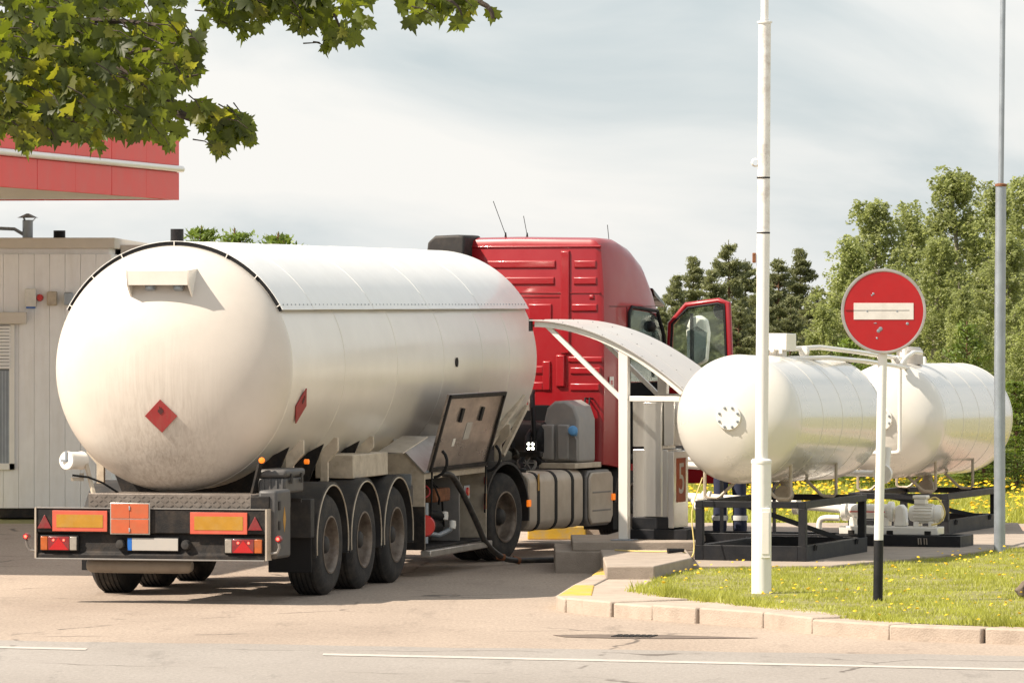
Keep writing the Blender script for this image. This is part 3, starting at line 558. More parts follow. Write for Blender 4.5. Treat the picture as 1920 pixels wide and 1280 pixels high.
# tank saddles down the side
for y, z1 in ((1.45, 1.62), (2.75, 1.62), (4.15, 1.60), (8.9, 1.6), (10.2, 1.6)):
    for s in (1, -1):
        MB().prism([(s * .98, 1.16), (s * 1.06, 1.16), (s * 1.06, 1.36), (s * 1.17, 1.48), (s * 1.17, z1), (s * 1.13, z1), (s * .98, 1.46)], y, y + .05, 'xz').build('saddle_bracket', 'cream', T, True, .004)
    MB().prism([(-.8, 1.07), (.8, 1.07), (1.0, 1.55), (.75, 1.42), (.4, 1.22), (0, 1.15), (-.4, 1.22), (-.75, 1.42), (-1.0, 1.55)], y + .05, y + .08, 'xz').build('saddle', 'dark', T)
# side locker with its door ajar
o = box('side_locker', 'cream', T, .75, 1.17, 3.35, 4.75, 1.17, 1.42, .01); box('locker_mouth', 'rubber', o, .79, 1.14, 4.742, 4.756, 1.19, 1.40, 0)
MB().bar((1.15, 4.9, 1.40), (1.22, 5.7, 1.56), .30, .015).build('locker_door', 'alu', o)
# ---- pump cabinet
CY0, CY1 = 6.0, 8.75
mb = MB(); po = [(.80, .30), (1.25, .30), (1.25, 1.15), (.88, 1.52), (.80, 1.52)]
o = MB().prism(po, CY0, CY0 + .03, 'xz').build('pump_cabinet', 'cream', T, True, .004)
MB().prism([(.805, .302), (1.252, .302), (1.252, .78), (.805, .78)], CY0 - .006, CY0 + .001, 'xz').build('lower_panel', 'dark', o)
for z0, z1, x0, x1, m in ((.80, 1.02, .86, 1.12, 'grey'), (.98, 1.14, .95, 1.1, 'galv'), (.84, .92, 1.0, 1.1, 'bluecap')): box('label_plate', m, o, x0, x1, CY0 - .014, CY0 - .007, z0, z1, .003)
MB().prism(po, CY1, CY1 + .03, 'xz').build('cabinet_end', 'cream', o)
MB().prism([(1.262, 1.152), (.885, 1.535), (.875, 1.524), (1.25, 1.14)], CY0 - .02, CY1 + .03, 'xz').build('sloped_roof', 'alu', o)
box('cabinet_back', 'dark', o, .78, .80, CY0 + .03, CY1, .30, 1.5); box('cabinet_floor', 'dark', o, .80, 1.24, CY0 + .03, CY1, .30, .33)
box('sill', 'alu', o, 1.20, 1.32, CY0, CY1 + .03, .22, .298, .012); box('lintel', 'cream', o, 1.2, 1.245, CY0 + .03, CY1, 1.08, 1.15, .004)
box('partition', 'grey', o, .86, 1.19, 7.75, 7.79, .331, 1.08, .006)
pb = MB().tube([(.95, 6.15, .5), (.95, 7.6, .5)], .10, 16).tube([(1.0, 6.7, .5), (1.0, 6.7, 1.0)], .07, 14).build('pump_body', 'dark', o)
MB().lathe([(.0, .03), (.105, .03), (.125, .0), (.125, -.07), (0, -.07)], (1.20, 6.18, .56), (.6, -1, 0), 28).build('red_flange', 'litered', o)
MB().lathe([(.07, -.03), (.075, 0), (.07, .03), (.06, .03), (.06, -.03)], (1.12, 6.45, .93), (.4, -1, .2), 20).build('red_ring', 'litered', o)
for x, y, z in ((1.2, 7.05, .64), (1.22, 7.32, .53)): MB().lathe([(0, -.05), (.04, -.045), (.045, 0), (.04, .045), (0, .05)], (x, y, z), (0, .25, 1), 14).build('valve_knob', 'whiteplastic', o)
MB().tube([(1.0, 6.7, .7), (1.1, 6.9, .66), (1.18, 7.05, .63)], .05, 10).build('valve_body', 'rubber', o)
MB().tube([(1.0, 6.9, .45), (1.12, 7.1, .42), (1.2, 7.32, .48)], .03, 10).build('valve_body', 'galv', o)
box('meter', 'rust', o, 1.0, 1.18, 6.75, 7.4, .80, .95, .02); MB().tube([(1.1, 6.6, .35), (1.1, 6.62, .80)], .03, 10).build('riser', 'galv', o)
for pts in ([(1.18, 6.4, 1.12), (1.2, 6.6, 1.0), (1.22, 6.75, .85), (1.2, 6.8, .78)], [(1.15, 6.2, 1.1), (1.1, 6.3, .8), (1.16, 6.25, .6)], [(1.0, 7.0, 1.1), (1.1, 7.3, .9), (1.05, 7.6, .5)]): MB().tube(pts, .013, 6).build('cable', 'rubber', o)
box('switch_plate', 'galv', o, 1.191, 1.2, 7.95, 8.2, .80, .95, .003); MB().lathe([(.05, 0), (.045, .02), (0, .022)], (1.2, 8.07, .88), (1, 0, 0), 16).build('switch', 'litered', o)
for z0, z1 in ((.66, .84), (.95, 1.03)): box('side_reflector', 'redlens', o, 1.253, 1.262, 8.64, 8.74, z0, z1, .002)
# open flap, hinged at the top of the opening, its soiled inner side outward
M['flap'] = mat('stained flap inside', (.33, .275, .24), .3, .7, .5, 3.0, scl=(1, .4, 1.4), dirt=((.05, .043, .038), .85, 2.2, (1, .4, 1)))
hy0, hy1 = 6.08, 8.62; tip = Vector((1.50, 0, 2.02)); hg = Vector((1.262, 0, 1.17)); up = (tip - hg); un = up.normalized(); nr = Vector((un.z, 0, -un.x))
fl = MB().obox(((hg + tip) / 2 + Vector((0, (hy0 + hy1) / 2, 0))), up / 2, (0, (hy1 - hy0) / 2, 0), nr * .014).build('cabinet_flap', 'flap', o, True, .004)
def onflap(u, y, d=.0): return hg + up * u + nr * (.014 + d) + Vector((0, y, 0))
for u0, u1, y0, y1 in ((.0, 1, hy0, hy0 + .05), (.0, 1, hy1 - .05, hy1), (.95, 1, hy0, hy1), (0, .05, hy0, hy1)):
    c = onflap((u0 + u1) / 2, (y0 + y1) / 2, .012); MB().obox(c, up * (u1 - u0) / 2, (0, (y1 - y0) / 2, 0), nr * .012).build('flap_rim', 'dark', fl)
for y in (hy0 + .75, hy0 + 1.65): MB().obox(onflap(.72, y, .012), up * .09, (0, .05, 0), nr * .012).build('handle_recess', 'rubber', fl)
MB().obox(onflap(.5, hy0 + 1.25, .003), up * .11, (0, .12, 0), nr * .003).build('paper_label', 'plate', fl); MB().obox(onflap(.36, hy0 + .75, .003), up * .05, (0, .05, 0), nr * .003).build('sticker', 'whiteplastic', fl)
MB().tube([(1.262, hy0, 1.17), (1.262, hy1, 1.17)], .018, 8).build('hinge', 'galv', fl)
for y in (hy0 + .06, hy1 - .06):
    MB().tube([(1.28 + .17 * math.sin(a) + .02, y - .0 + .28 * math.cos(a) * (1 if y < 7 else -1) * -.0, 1.12 + .17 * (1 - math.cos(a)) - .02) for a in np.linspace(.1, 2.4, 8)], .018, 6).build('stay_arm', 'rubber', fl)
    MB().tube([(1.30, y, 1.35), (1.26, y + .1, .62)], .011, 6).build('gas_strut', 'rubber', fl)
MB().lathe([(.05, 0), (.055, .012), (.035, .014), (.03, .008), (0, .008)], (1.209, 7.55, ZA + .0), (1, 0, 0), 20).build('gauge_port', 'dark', T)
# front gooseneck braces under the tank
for s in (1, -1):
    MB().prism([(9.0, 1.15), (11.3, 1.15), (11.3, 1.24), (11.0, 1.30), (9.0, 1.26)], s * .9 - .02, s * .9 + .02, 'yz').build('gooseneck_plate', 'dark', T)
    for a, b in (((s * .95, 9.7, 1.22), (s * 1.13, 11.0, 1.92)), ((s * .95, 10.7, 1.22), (s * 1.10, 11.3, 1.80)), ((s * .95, 9.2, 1.25), (s * 1.12, 9.9, 1.86))): MB().bar(a, b, .06, .04).build('gooseneck_brace', 'cream', T)
for s in (1, -1): MB().bar((s * .7, 8.3, .22), (s * .7, 8.3, .9), .12).build('landing_leg', 'dark', T)
# ================================================================== truck tractor (origin on the ground under the drive axle)
K = thing('truck_tractor', 'red sleeper-cab truck tractor with its door standing open', 'truck', (-1.18, 66.32, 0), 25)
for s in (1, -1):
    wheel(K, s * 1.22, 0, s, .29, .515, True); fender(K, .62 if s > 0 else -1.24, 1.24 if s > 0 else -.62, 0, .60, .63, -8, 188, 'plastic', False)
    wheel(K, s * 1.22, 3.75, s, .32, .515, False, .04)
    box('chassis_rail', 'dark', K, s * .42 - .05, s * .42 + .05, -1.0, 4.6, .66, .95)
MB().tube([(-.9, 0, .52), (.9, 0, .52)], .1, 12).build('drive_axle', 'dark', K)
MB().lathe([(0, -.2), (.16, -.15), (.21, 0), (.16, .15), (0, .2)], (0, 0, .52), (0, 1, 0), 20).build('differential', 'dark', K)
MB().tube([(-.9, 3.75, .5), (.9, 3.75, .5)], .07, 10).build('front_axle', 'dark', K)
MB().lathe([(.0, .03), (.42, .03), (.46, 0), (.46, -.04), (0, -.04)], (0, .5, 1.12), (0, 0, 1), 28).build('fifth_wheel', 'dark', K); box('fifth_wheel_base', 'dark', K, -.4, .4, .2, .8, .951, 1.07)
# ---- cab body: lofted sections along y
st = [(2.85, 1.14, 3.74, .10, 1.08), (2.88, 1.19, 3.80, .14, 1.06), (3.0, 1.21, 3.83, .16, 1.05), (3.4, 1.22, 3.82, .18, 1.0), (3.8, 1.22, 3.74, .22, .95), (4.15, 1.22, 3.60, .28, .9), (4.42, 1.21, 3.36, .30, .85), (4.62, 1.20, 3.08, .26, .8), (4.82, 1.19, 2.62, .2, .75), (5.0, 1.16, 2.15, .2, .6), (5.1, 1.12, 1.85, .2, .5), (5.14, 1.06, 1.7, .2, .5)]
mb = MB(); ring = None; n = 0
for y, wd, h, cr, zf in st:
    sec = [(wd, zf), (wd + .012, (zf + h) * .42), (wd + .006, h - cr - .45 if h > 2.6 else h - cr - .2), (wd - .03, h - cr)]
    sec += [(wd - .03 - cr * (1 - math.cos(a)), h - cr + cr * math.sin(a)) for a in np.linspace(.3, math.pi / 2, 5)]
    full = sec + [(0, h + .015)] + [(-x, z) for x, z in reversed(sec)]
    P = [(x, y, z) for x, z in full]; o0 = len(mb.v); mb.v += P; n = len(P)
    if ring is not None: mb.f += [(ring + i, ring + (i + 1) % n, o0 + (i + 1) % n, o0 + i) for i in range(n)]
    ring = o0
mb.f.append(tuple(range(n))); mb.f.append(tuple(ring + i for i in reversed(range(n))))
cab = mb.build('cab_body', 'red', K, True)
def xk(px): return (px - 964) / 139.
def zk(py): return HC - (py - HOR) / 152.5
# pressed ribs and channels of the rear wall (in pixels of the survey, read as real sizes on the 2.3 m wide wall)
def rib(p0, p1, q0, q1, d=.022, sl=.012):
    x0, x1, z0, z1 = xk(p0), xk(p1), zk(q1), zk(q0); y = 2.852
    m = MB(); m.add([(x0, y, z0), (x1, y, z0), (x1, y, z1), (x0, y, z1), (x0 + sl, y - d, z0 + sl * 1.6), (x1 - sl, y - d, z0 + sl * 1.6), (x1 - sl, y - d, z1 - sl), (x0 + sl, y - d, z1 - sl)],
          [(4, 5, 6, 7), (0, 1, 5, 4), (1, 2, 6, 5), (2, 3, 7, 6), (3, 0, 4, 7), (3, 2, 1, 0)]); return m.build('pressed_rib', 'red', cab, True, .006)
for a in ((905, 1043, 488, 504), (905, 1041, 519, 535), (1077, 1119, 488, 504), (1076, 1120, 519, 535), (1072, 1121, 569, 585), (1071, 1125, 600, 612), (992, 1036, 569, 611), (880, 985, 569, 611),
          (1066, 1131, 667, 680), (1070, 1127, 687, 702), (1070, 1125, 717, 733), (990, 1020, 685, 702), (990, 1020, 715, 733), (1105, 1115, 552, 562),
          (890, 985, 640, 655), (890, 985, 668, 683), (830, 900, 488, 504), (830, 900, 519, 535)): rib(*a)
for a in ((1052, 1070, 470, 664, .03), (1044, 1062, 664, 726, .045), (1018, 1034, 676, 733, .028), (840, 1128, 460, 466, .02), (840, 1128, 548, 551, .014), (840, 1050, 556, 558, .01)): rib(*a)
# side seams, sticker, lower skirt
box('side_seam', 'rubber', cab, 1.2225, 1.2275, 3.0, 4.55, 2.985, 2.992, 0)
for y in (3.5, ): box('door_seam', 'rubber', cab, 1.2245, 1.2315, y, y + .012, 1.0, 2.98, 0)
o = box('sticker', 'signwhite', cab, 1.2285, 1.234, 2.98, 3.10, 1.98, 2.13, .001)
me = text_mesh('83', .075); me.materials.append(M['litered']); g = link('sticker_digits', me, cab, 0, (1.2355, 3.04, 2.055), (R(90), 0, R(90)))
# door opening: shade behind it painted as a flat black sheet, glass above
M['shade_black'] = mat('shaded recess black', (.006, .006, .007), .85, spec=.1)  # near-black colour carrying the shade of recesses that are modelled flat
box('door_opening', 'shade_black', cab, 1.2245, 1.2325, 3.56, 4.58, 1.05, 2.05, .0)
MB().prism([(3.56, 2.06), (4.72, 2.06), (4.60, 2.62), (4.42, 2.90), (3.64, 2.95), (3.56, 2.90)], 1.2245, 1.2325, 'yz').build('side_opening', 'glass', cab, False)
MB().tube([(1.238, y, z) for y, z in ((3.55, 1.0), (3.55, 2.92), (3.64, 2.98), (4.43, 2.93), (4.63, 2.64), (4.76, 2.0), (4.76, 1.0))], .022, 8).build('door_seal', 'rubber', cab)
MB().lathe([(0, -.07), (.055, -.05), (.07, 0), (.055, .05), (0, .07)], (1.245, 4.2, 2.74), (.2, 1, -.5), 16).build('grab_mirror', 'rubber', cab)
# windscreen, visor, grille on the front
wsx = MB(); wsx.add([(-1.08, 5.006, 2.16), (1.08, 5.006, 2.16), (1.06, 4.642, 3.06), (-1.06, 4.642, 3.06)], [(0, 1, 2, 3)]); wsx.v = [(x, y + .03, z + .012) for x, y, z in wsx.v]; wsx.build('windscreen', 'glass', cab, False)
MB().prism([(4.66, 3.12), (4.98, 2.98), (5.0, 3.02), (4.60, 3.22)], -1.1, 1.1, 'yz').build('sun_visor', 'glass', cab, True, .01)
box('grille', 'black', cab, -.8, .8, 5.1, 5.17, .75, 1.6, .02); box('front_bumper', 'grey', cab, -1.2, 1.2, 4.7, 5.2, .32, .72, .05)
for s in (1, -1): box('headlamp', 'clearlens', cab, s * .95 - .17, s * .95 + .17, 5.14, 5.215, .5, .68, .03)
fender(cab, .80, 1.235, 3.75, .58, .64, 5, 175, 'plastic', False); fender(cab, -1.235, -.80, 3.75, .58, .64, 5, 175, 'plastic', False)
box('cab_floor', 'dark', cab, -1.0, 1.0, 2.95, 4.9, .95, 1.1)
# dark left deflector and antennas
MB().prism([(xk(813), 3.60), (xk(816), 3.78), (xk(830), 3.86), (xk(872), 3.87), (xk(886), 3.86), (xk(882), 3.2), (xk(813), 3.2)], 2.60, 3.1, 'xz').build('side_deflector', 'plastic', cab, True, .03)
for px, dz, lean, y in ((932, .42, -.17, 3.1), (947, .24, -.05, 3.5), (1161, .27, -.03, 3.9)):
    x = xk(px) if px < 1000 else .82
    z0 = 3.82 if px < 1000 else 3.68
    a = MB().lathe([(.018, 0), (.008, .08), (0, .085)], (x, y, z0), (0, 0, 1), 10).build('antenna', 'rubber', cab)
    MB().tube([(x, y, z0 + .05), (x + lean, y, z0 + .05 + dz)], .0045, 5).build('whip', 'rubber', a)
# open door, swung out from the A-pillar; seen from its inner side
D = bpy.data.objects.new('open_door', None); COL.objects.link(D); D.parent = K; D.location = (1.22, 4.78, 0); D.rotation_euler = (0, 0, R(-3))
win = [(.06, 2.02), (.84, 2.02), (.80, 2.96), (.72, 3.02), (.30, 2.97), (.09, 2.74)]; outl = [(.0, .78), (.90, .78), (.92, 2.0), (.86, 3.06), (.72, 3.085), (.26, 3.03), (.03, 2.80), (.0, 2.0)]
MB().prism([(.0, .78), (.90, .78), (.92, 1.98), (.0, 1.98)], -.05, .05, 'xz').build('door_panel', 'red', D, True, .015)
fr = [(.025, 1.99), (.03, 2.40), (.05, 2.77), (.27, 3.0), (.72, 3.055), (.84, 3.03), (.885, 1.99)]
MB().tube([(x, 0, z) for x, z in fr], .042, 10).build('window_frame', 'red', D)
MB().tube([(x + (.035 if x < .4 else -.035 if x > .8 else 0), -.035, z - (.03 if z > 2.9 else 0)) for x, z in fr], .016, 8).build('window_seal', 'rubber', D)
M['doorglass'] = mat('clear door glass', (.8, .9, .86), .03); gb = M['doorglass'].node_tree.nodes['Principled BSDF']; gb.inputs['Transmission Weight'].default_value = .95; gb.inputs['IOR'].default_value = 1.02
MB().prism([(.05, 1.98), (.86, 1.98), (.82, 3.02), (.72, 3.04), (.28, 2.985), (.07, 2.76)], .0, .006, 'xz').build('window_pane', 'doorglass', D, False)
box('inner_trim', 'grey', D, .06, .86, -.075, -.05, 1.0, 1.9, .02); box('armrest', 'rubber', D, .2, .75, -.12, -.076, 1.55, 1.62, .015)
MB().tube([(.1, -.08, 1.2), (.1, -.12, 1.3), (.1, -.12, 1.8), (.1, -.08, 1.9)], .016, 8).build('grab_handle', 'rubber', D)
mh = MB().prism([(.20, 2.30), (.30, 2.24), (.44, 2.3), (.47, 2.66), (.44, 2.82), (.34, 2.88), (.22, 2.84), (.17, 2.70)], .16, .30, 'xz').build('mirror_housing', 'whiteplastic', D, True, .03)
MB().prism([(.20, 2.32), (.32, 2.25), (.46, 2.34), (.48, 2.66), (.34, 2.74), (.20, 2.68)], .150, .158, 'xz').build('mirror_glass', 'mirror', mh, False)
MB().bar((.27, .14, 2.1), (.27, .14, 2.9), .035, .03).build('mirror_arm', 'rubber', mh); MB().lathe([(0, -.03), (.09, -.02), (.11, 0), (.09, .03), (0, .04)], (.66, .18, 2.93), (0, 1, .2), 18).build('kerb_mirror', 'rubber', mh)
# ---- behind the cab
box('tunnel_shade', 'shade_black', cab, xk(880), xk(1034), 2.80, 2.846, 1.02, 1.78, .02); box('lower_bulkhead', 'shade_black', cab, -1.1, 1.1, 2.80, 2.845, .9, 1.08, .01)  # cab-back recess: its shade is painted as a flat black panel
M['intakegrey'] = mat('light grey plastic', (.27, .26, .25), .55, 0, .1, 6, dirt=((.36, .3, .25), .4, 5, (1, 1, 1)))
ib = MB().prism([(.70, 1.10), (1.16, 1.10), (1.16, 1.62), (1.10, 1.78), (.98, 1.85), (.84, 1.84), (.74, 1.76), (.70, 1.60)], 2.20, 2.72, 'xz').build('intake_box', 'intakegrey', K, True, .03)
for x0, x1 in ((.70, .86), (.91, 1.06)): box('rib_panel', 'intakegrey', ib, x0, x1, 2.13, 2.21, 1.13, 1.56, .02)
MB().prism([(1.06, 1.13), (1.16, 1.13), (1.16, 1.36), (1.10, 1.5), (1.06, 1.5)], 2.15, 2.205, 'xz').build('rib_panel', 'grey', ib)
MB().lathe([(.045, -.12), (.048, 0), (.058, .005), (.058, .045), (.045, .055), (0, .056)], (1.13, 2.12, 1.48), (.35, -1, .35), 18).build('blue_cap', 'bluecap', ib)
for x in (1.01, 1.07): MB().tube([(x, 2.84, 1.86), (x, 2.74, 1.87), (x, 2.72, 1.78), (x + .02, 2.7, 1.66)], .012, 6).build('socket_cable', 'rubber', K)
box('bracket_tray', 'cream', K, .72, 1.20, 2.02, 2.8, 1.03, 1.095, .006)
wh = MB().lathe([(.11, -.02), (.125, 0), (.11, .02), (.09, .015), (.09, -.015)], (.66, 1.80, 1.10), (.5, -1, .2), 20).build('hand_wheel', 'grey', K)
for a in range(3): MB().bar((.66 - .1 * math.cos(a * 1.05), 1.80 - .05 * math.cos(a * 1.05), 1.10 - .1 * math.sin(a * 1.05)), (.66 + .1 * math.cos(a * 1.05), 1.80 + .05 * math.cos(a * 1.05), 1.10 + .1 * math.sin(a * 1.05)), .014).build('spoke', 'grey', wh)
MB().lathe([(.0, -.3), (.2, -.29), (.24, -.25), (.24, .25), (.2, .29), (0, .3)], (.50, 2.35, 1.36), (1, -.3, 0), 28).build('air_cleaner', 'rubber', K)
for pts in ([(.42, 2.5, 1.95), (.5, 2.3, 1.92), (.60, 2.1, 1.75), (.64, 2.05, 1.45), (.60, 2.1, 1.15)], [(.3, 2.4, 1.95), (.3, 2.0, 1.8), (.42, 1.9, 1.3), (.5, 1.9, 1.1)], [(.55, 2.2, 1.5), (.6, 1.95, 1.42), (.66, 1.8, 1.25), (.62, 1.7, 1.1), (.7, 1.6, 1.04)], [(.7, 2.3, 1.25), (.66, 2.0, 1.3), (.72, 1.8, 1.2), (.8, 1.9, 1.1)]): MB().tube(pts, .03, 8).build('air_hose', 'rubber', K)
MB().tube([(.42, 2.45, 1.72), (.42, 2.45, 1.95)], .045, 12).build('coupling_filter', 'alu', K)
box('deck_beam', 'dark', K, -.3, .95, 1.56, 1.65, 1.18, 1.245); MB().bar((-.2, 1.2, 1.0), (.75, 1.2, 1.0), .25, .14).build('catwalk', 'dark', K)
for k in range(3):
    rr = .05; c = Vector((.42 + .12 * k, 1.3 + .12 * k, 1.24)); MB().tube([c + Vector((rr * math.cos(a), .02 * a / 6 - .15, rr * math.sin(a) - .01 * a / 6)) for a in np.linspace(0, 8 * math.pi, 64)], .012, 6).build('coiled_line', ('rubber', 'alu', 'dark')[k], K)
wl = box('work_lamp', 'rubber', K, .79, .91, 1.50, 1.56, 1.25, 1.37, .01)
for x in (.822, .878):
    for z in (1.284, 1.336): MB().lathe([(.017, 0), (.016, .006), (0, .007)], (x, 1.50, z), (0, -1, 0), 12).build('lit_bulb', 'litw', wl)
# fuel tank and battery box
def rounded(x0, x1, z0, z1, r, n=5):
    P = []
    for cx, cz, a0 in ((x1 - r, z1 - r, 0), (x0 + r, z1 - r, 90), (x0 + r, z0 + r, 180), (x1 - r, z0 + r, 270)):
        P += [(cx + r * math.cos(R(a0 + 90 * k / n)), cz + r * math.sin(R(a0 + 90 * k / n))) for k in range(n + 1)]
    return P
ft = MB().prism(rounded(.55, 1.22, .32, 1.02, .13), .66, 2.22, 'xz').build('fuel_tank', 'dustalu', K, True, .02)
for k, y in enumerate((.92, 1.42, 1.90)):
    m = MB(); a = rounded(.545, 1.227, .313, 1.027, .135); m.prism(a, y - .035, y + .035, 'xz'); m.build('tank_strap', 'rubber', ft, True)
box('yellow_tag', 'amber', ft, 1.2285, 1.232, .88, .93, .80, 1.0, .001)
MB().lathe([(.06, 0), (.065, .03), (.05, .05), (0, .052)], (1.05, .80, 1.02), (0, 0, 1), 16).build('filler_cap', 'rubber', ft)
bb = MB().prism([(2.36, .40), (2.44, .32), (3.02, .32), (3.10, .42), (3.10, .92), (3.03, 1.0), (2.43, 1.0), (2.36, .93)], .70, 1.20, 'yz').build('battery_box', 'grey', K, True, .02)
MB().prism([(2.38, .42), (2.45, .345), (3.01, .345), (3.08, .44), (3.08, .90), (3.02, .975), (2.45, .975), (2.38, .91)], 1.20, 1.235, 'yz').build('cover', 'dustalu', bb, True, .02)
for z in (.50, .72): box('crease', 'grey', bb, 1.234, 1.240, 2.46, 3.0, z, z + .02, .004)
box('strap_post', 'rubber', K, .9, 1.18, 2.235, 2.345, .35, .98, .01)
for y in (.56, 3.02): box('side_marker', 'litor', K, 1.228, 1.255, y, y + .09, .62, .70, .008)
box('mud_flap', 'rubber', K, .62, 1.22, -.68, -.65, .22, .7, .006); box('step_skirt', 'rubber', K, .8, 1.2, 3.15, 3.3, .25, .9, .01)
# ================================================================== delivery hose
hp = [(1.0, 6.6, 1.05), (1.28, 6.85, 1.12), (1.34, 7.2, .95), (1.42, 7.65, .55)]
Tm = Matrix.Translation((-3.63, 56.4, 0)) @ Matrix.Rotation(-R(14), 4, 'Z')
pts = [Tm @ Vector(p) for p in hp] + [Vector(p) for p in ((-.30, 64.35, .28), (-.12, 64.7, .10), (.06, 64.95, .05), (.35, 65.12, .045), (.70, 65.25, .045), (1.05, 65.6, .05))]
def smooth(pts, n=6):
    P = [Vector(p) for p in pts]; out = []
    for i in range(len(P) - 1):
        a, b, c, d = P[max(i - 1, 0)], P[i], P[i + 1], P[min(i + 2, len(P) - 1)]
        for k in range(n):
            t = k / n; out.append(.5 * ((2 * b) + (c - a) * t + (2 * a - 5 * b + 4 * c - d) * t * t + (3 * b - a - 3 * c + d) * t ** 3))
    return out + [P[-1]]
hs = thing('delivery_hose', 'thick black delivery hose running from the trailer cabinet to the concrete step', 'hose', (0, 64.9, 0)); off = Vector((0, 64.9, 0))
MB().tube([p - off for p in smooth(pts)], .034, 12).build('hose_tube', 'hose', hs)
for q in (pts[5], pts[6]): MB().tube([q - off + Vector((-.05, -.02, .012)), q - off + Vector((.03, .02, -.008))], .040, 12).build('hose_clamp', 'rust', hs)
# ================================================================== gas storage tanks on black stands
def gas_tank(label, loc, fh, za, xo, y0, tilt, valve):
    G = thing('gas_storage_tank', label, 'gas tank', loc, 18.7, 'white gas storage tanks')
    W2, LN = .595, 2.6
    for s in (-1, 1):
        box('base_beam', 'black', G, s * W2 - .05, s * W2 + .05, 0, LN, 0, .17, .004)
        box('top_beam', 'black', G, s * W2 - .045, s * W2 + .045, 0.0, LN, fh - .075, fh, .004)
        for y in (0, LN - .09): box('post', 'black', G, s * W2 - .042, s * W2 + .042, y, y + .084, .171, fh - .076, .004)
        for y in (.35, 2.1): MB().tube([(s * (W2 + .055), y - .03, .11), (s * (W2 + .065), y - .03, .17), (s * (W2 + .065), y + .03, .17), (s * (W2 + .055), y + .03, .11)], .012, 6).build('lifting_eye', 'black', G)
    for y in (0, LN - .1):
        box('cross_beam', 'black', G, -W2 + .051, W2 - .051, y, y + .1, 0, .168, .004); box('cross_beam', 'black', G, -W2 + .046, W2 - .046, y, y + .09, fh - .073, fh - .002, .004)
    MB().bar((W2 - .1, LN - .3, .13), (-W2 + .15, 1.2, fh - .08), .05).build('diagonal', 'black', G)
    Rr, Ld = .715, 3.5
    rt = (R(-tilt), 0, 0)
    def tp(x, y, z): # point of the tilted tank
        c, s = math.cos(R(tilt)), math.sin(R(tilt)); return (x + xo, y0 + y * c + z * s, za - y * s + z * c)
    dome = [(Rr * math.cos(a), .40 * math.sin(a)) for a in np.linspace(0, math.pi / 2, 18)]
    pr = [(r, -h) for r, h in reversed(dome)] + [(Rr, k * Ld / 8) for k in range(1, 8)] + [(r, Ld + h) for r, h in dome]
    sh = MB().lathe(pr, (0, 0, 0), (0, 1, 0), 80).build('tank_shell', 'gastank', G, True, 0, (xo, y0, za), rt)
    for y in (.03, .92, 1.75, 2.6, Ld - .03): MB().lathe([(Rr - .01, -.008), (Rr + .003, -.004), (Rr + .003, .004), (Rr - .01, .008)], (0, y, 0), (0, 1, 0), 80).build('weld_seam', 'gastank', sh)
    fl = MB().lathe([(0, .022), (.136, .022), (.142, .017), (.142, -.01), (.10, -.005), (.10, -.06)], (0, -.405, .02), (0, -1, 0), 36).build('end_flange', 'white', sh)
    for k in range(8):
        a = 2 * math.pi * (k + .5) / 8; MB().lathe([(.016, 0), (.016, .010), (.009, .011), (.008, .018), (0, .019)], (.113 * math.cos(a), -.427, .02 + .113 * math.sin(a)), (0, -1, 0), 6).build('bolt', 'galv', fl)
    # bent strip legs welded to the belly
    for y in (.35, 2.25):
        zb = fh - za + .012
        for s in (-1, 1):
            yy = y
            MB().tube([(s * .50 - xo * 0, yy, -.50), (s * .50, yy, zb + .04), (s * .47, yy, zb + .012), (s * .36, yy, zb + .012), (s * .32, yy, zb + .03), (s * .13, yy, -.69)], .019, 6).build('tank_leg', 'cream', sh)
    if valve == 'box':
        vb = box('valve_box', 'white', sh, -.16, .16, 1.35, 1.75, .78, .97, .008); 
        for x in (-.09, .09): box('lug', 'white', vb, x - .02, x + .02, 1.34, 1.352, .74, .80, .003)
        MB().tube([(0, 1.55, .70), (0, 1.55, .79)], .1, 16).build('manway', 'white', sh)
    else:
        vh = MB().lathe([(.0, .22), (.12, .215), (.165, .17), (.17, .0)], (.06, .75, .70), (0, 0, 1), 24).build('valve_hood', 'alu', sh)
        MB().tube(smooth([(.26, .55, .84), (.26, .20, .85), (.26, .0, .82), (.26, -.22, .78), (.26, -.44, .70), (.26, -.49, .60), (.26, -.50, -.28), (.25, -.50, -.36), (.18, -.50, -.39), (-.40, -.47, -.40)]), .026, 10).build('gauge_pipe', 'white', sh)
        box('data_plate', 'alu', sh, -.32, -.18, -.32, -.30, .30, .40, .002)
        for a in ((.10, .9, .70), (.0, .6, .72)): MB().tube([a, (a[0], a[1], a[2] + .13)], .03, 10).build('valve_stub', 'white', sh)
        MB().lathe([(.0, .1), (.025, .09), (.03, 0)], (.0, 1.7, .70), (0, 0, 1), 10).build('lifting_lug', 'white', sh)
    MB().tube([(.0, 1.9, -.70), (.0, 1.9, -.86)], .06, 14).build('outlet', 'cream', sh)
    MB().lathe([(0, .06), (.10, .06), (.10, -.06), (0, -.06)], (.0, 1.84, -.86), (0, -1, 0), 22).build('outlet_flange', 'cream', sh)
    return G
gas_tank('nearer white gas storage tank with bolted round flange behind the white mast', (2.645, 62.19, .17), .66, 1.57, -.15, .08, 1.0, 'box')
gas_tank('farther white gas storage tank with hooded valves beside the grey lamp pole', (4.79, 69.49, .17), .50, 1.40, -.12, .05, .6, 'hood')
